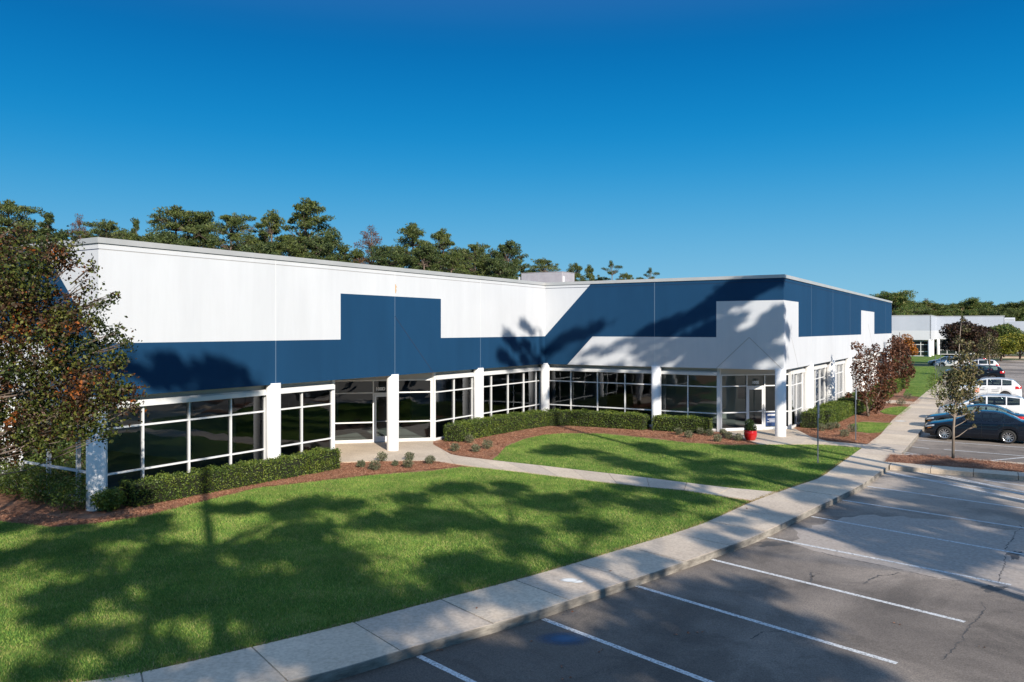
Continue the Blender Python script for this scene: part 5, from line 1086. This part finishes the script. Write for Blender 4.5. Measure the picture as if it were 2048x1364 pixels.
# ------------------------------------------------------------------ fallen leaves and small litter
for px, py in [(858,1303),(882,1301),(1140,1224),(1068,1283),(1203,1300),(1121,1332),(1131,1357),(1353,1268),(1376,1266),(1397,1264),(1793,1247),(1965,1294),(1220,1141),(953,1217),(1108,1091),(1495,1016)]:
    on = py < 1230 and px < 1300 or px == 1495; p = G(px, py, .03 if on else -.14); n = 2
    c = np.array([[p.x, p.y, .035 if on else -.135]])+rng.normal(0, .03, (n,3))*[1,1,.1]
    o = np_mesh('fallen_leaf', leafquads(c-np.array([p.x,p.y,0]), np.full(n,.06), .6, 3), 4, M['straw']); o.location = (p.x, p.y, 0)
    tag(o, 'dry brown leaves '+{858:'against the kerb foot at the nearest bay line',882:'right of those at the kerb foot by the nearest bay line',1140:'by the kerb foot at the second bay line end',1068:'on asphalt just left of the faded blue stain',1203:'on asphalt right of the faded blue stain',1121:'in the nearest bay below the blue stain',1131:'lowest in the nearest bay by the picture bottom',1353:'left of three in a row in the third bay',1376:'middle of three in a row in the third bay',1397:'right of three in a row in the third bay',1793:'just past the end of the long bay line at right',1965:'farthest right on the open lane asphalt',1220:'on the near lawn next to the pavement',953:'alone on a pavement slab near the bottom',1108:'on the near lawn right part',1495:'at the inner pavement edge by the path junction'}[px], 'leaf', 'dry leaves scattered on paving')
# ------------------------------------------------------------------ tall trees behind and right of the camera: they shade the lawns and lot
def onA(px, z): k=(px-1024)/FPX; u=(-P0.x+P0.y*k)/(U.x-U.y*k); return W(0,u,z)
def onB(px, z):
    k=(px-1024)/FPX; q=P0+U*26.8; v=(q.y*k-q.x)/(V.x-V.y*k); return W(v,26.8,z)
TS = []   # (target point, shadow radius, caster height, leaves)
def t_(px, py, r, zc=12.5, n=1.0, z=0): TS.append((G(px, py, z), r, zc, n))
for a in [(150,1085,1.5),(250,1125,1.5),(370,1165,1.5),(330,1205,1.1),(450,1185,1.4),(530,1155,1.5),(610,1110,1.7),(570,1215,1.2),(690,1195,1.5),(770,1150,1.7),(820,1180,1.5),(640,1055,1.5),(730,1015,1.4),(560,1035,1.0),(20,1110,1.0),(110,1230,.9),(170,1300,.9),(330,1320,.8),(560,1290,.9),(700,1250,1.0),(330,1100,.7),(60,1060,1.0),(300,1050,.9),(480,1010,.9),
          (850,1040,1.2),(910,1110,1.2),(970,1040,1.2),(1110,1010,1.3),(1060,1085,1.0),(1160,1055,1.1),(1250,1010,1.3),(1320,985,1.2),(1390,1015,1.0),(900,980,1.2),(1010,1150,.9),(1130,1120,.8),(1030,980,.9)]: t_(*a)
for a in [(1120,900,1.2),(1190,915,1.3),(1260,935,1.3),(1340,905,1.4),(1430,925,1.4),(1510,945,1.3),(1590,955,1.2),(1560,908,1.4),(1640,935,1.2),(1300,965,1.0),(1430,960,1.0),(1480,895,1.2)]: t_(*a, 13.5, 1.1)
for a in [(700,1310,.8),(520,1330,.7),(1430,1330,.9),(1700,1310,.8),(1100,1250,.6),(640,1360,.9),(780,1355,1.0),(920,1300,.9),(960,1350,.8),(1060,1300,.8),(1130,1310,.9),(1280,1290,.8),(1380,1290,.9),(1380,1190,.8),(1480,1235,.9),(740,1335,.9),(860,1325,.9),(1000,1345,.8),(1180,1350,.9),(1330,1330,1.0),(1230,1250,.8),(1450,1190,1.0),(1550,1235,1.0),(1640,1270,.9),(1500,1290,.9),(1400,1240,.9),(1590,1340,.8),(1300,1200,.7)]: t_(*a, 11.5)
for a in [(1790,1040,1.4),(1880,1065,1.4),(1960,1085,1.2),(1700,1010,1.2),(1850,985,1.4),(2000,1015,1.5),(1760,1065,1.0),(1930,1030,1.2),(1660,965,1.1),(1600,1000,1.0),(1390,1075,.8),(2030,1060,1.3),(1990,1130,1.0),(1840,1090,.9),(1720,1050,.9),(1600,1030,.9),(1660,990,1.0),(1950,1000,1.2),(1900,965,1.2),(1260,1110,.7),(1480,1050,.7),(1990,945,1.4),(1920,930,1.2)]: t_(*a, 12.5, 1.1)
for px, z, r in [(300,3.9,.8),(350,3.9,1.0),(420,3.9,.9),(460,3.5,.8),(390,3.2,.8),(500,3.2,.6),(1030,4.6,1.0),(1050,5.2,.7),(1010,3.9,.9),(1065,4.0,1.0)]: TS.append((onA(px, z), r, 17.5 if px < 600 else 19, 1.0))
for px, z, r in [(1110,4.3,.9),(1160,5.0,.7),(1320,5.2,.9),(1370,5.9,1.1),(1400,5.0,1.1),(1440,6.4,1.2),(1470,7.3,1.1),(1530,7.4,1.1),(1500,5.7,1.1),(1550,5.0,1.1),(1480,4.3,1.2),(1430,3.9,1.0),(1380,4.1,.9),(1540,3.6,1.0),(1500,3.3,1.0),(1210,4.2,.6),(1280,4.2,.7),(1300,3.6,.9),(1400,3.0,1.2),(1340,2.3,1.2),(1480,2.2,1.2),(1550,2.0,1.0),(1250,2.2,1.1),(1180,2.5,1.0),(1120,2.2,1.0),(1560,6.2,.7)]: TS.append((onB(px, z), r, 16.0, 1.2))
CL = []
for P_, r, zc, nn in TS:
    zc = zc+rnd.uniform(-1.5, 1.5)
    while True:
        Q_ = P_+SD*((zc-P_.z)/SD.z)
        if Q_.y < -1.5 or Q_.x > .66*Q_.y+r+1.2+2 or zc > 30: break
        zc += 1
    for _ in range(3):
        off = Vector((rnd.gauss(0,.5), rnd.gauss(0,.5), rnd.gauss(0,.16)))*r
        CL.append((Q_+off, r*.55, nn))
pts = np.array([[q.x, q.y] for q, _, _ in CL]); K = 13
cen = pts[rng.choice(len(pts), K, replace=False)]
for _ in range(30):
    a = np.argmin(((pts[:,None]-cen[None])**2).sum(2), 1)
    for k in range(K):
        if (a == k).any(): cen[k] = pts[a == k].mean(0)
for k in range(K):
    idx = [i for i in range(len(CL)) if a[i] == k]
    if not idx: continue
    c = cen[k]; base = Vector((c[0], c[1], -.15)); top = max(CL[i][0].z for i in idx)
    cl = [(CL[i][0]-base, (CL[i][1]*.95,)*2+(CL[i][1]*.34,), int(420*CL[i][2]*CL[i][1]**1.6)) for i in idx]
    tree('shade_tree', base, 'tall tree standing in the lot behind the camera, casting shade over the lawns', 'tree', [([(0,0,0),(.05,0,top*.35),(-.05,.1,top*.7),(0,0,top+.1)],[.24,.19,.13,.05])], cl, .30, M['pine'], M['bark'], .5, .3, group='tall shade trees around the lot behind the camera', g=True)
# treeline far to the right of and behind the camera, mirrored in the glass
for i, (x, y, tp) in enumerate([(84,-34,16),(92,-20,18),(82,-6,15),(94,6,17),(86,20,16),(99,32,18),(92,44,15),(70,-46,17),(52,-58,16),(34,-64,18),(14,-70,17),(-8,-72,18),(-30,-68,16),(-52,-60,17),(-72,-46,16),(-84,-28,17),(-90,-6,16),(-84,14,17),(-70,34,16)]):
    place(protos[i % 6], x, y, tp, 'pine of the treeline that rings the lot outside the picture', 'treeline ringing the lot', wscale=1.5)
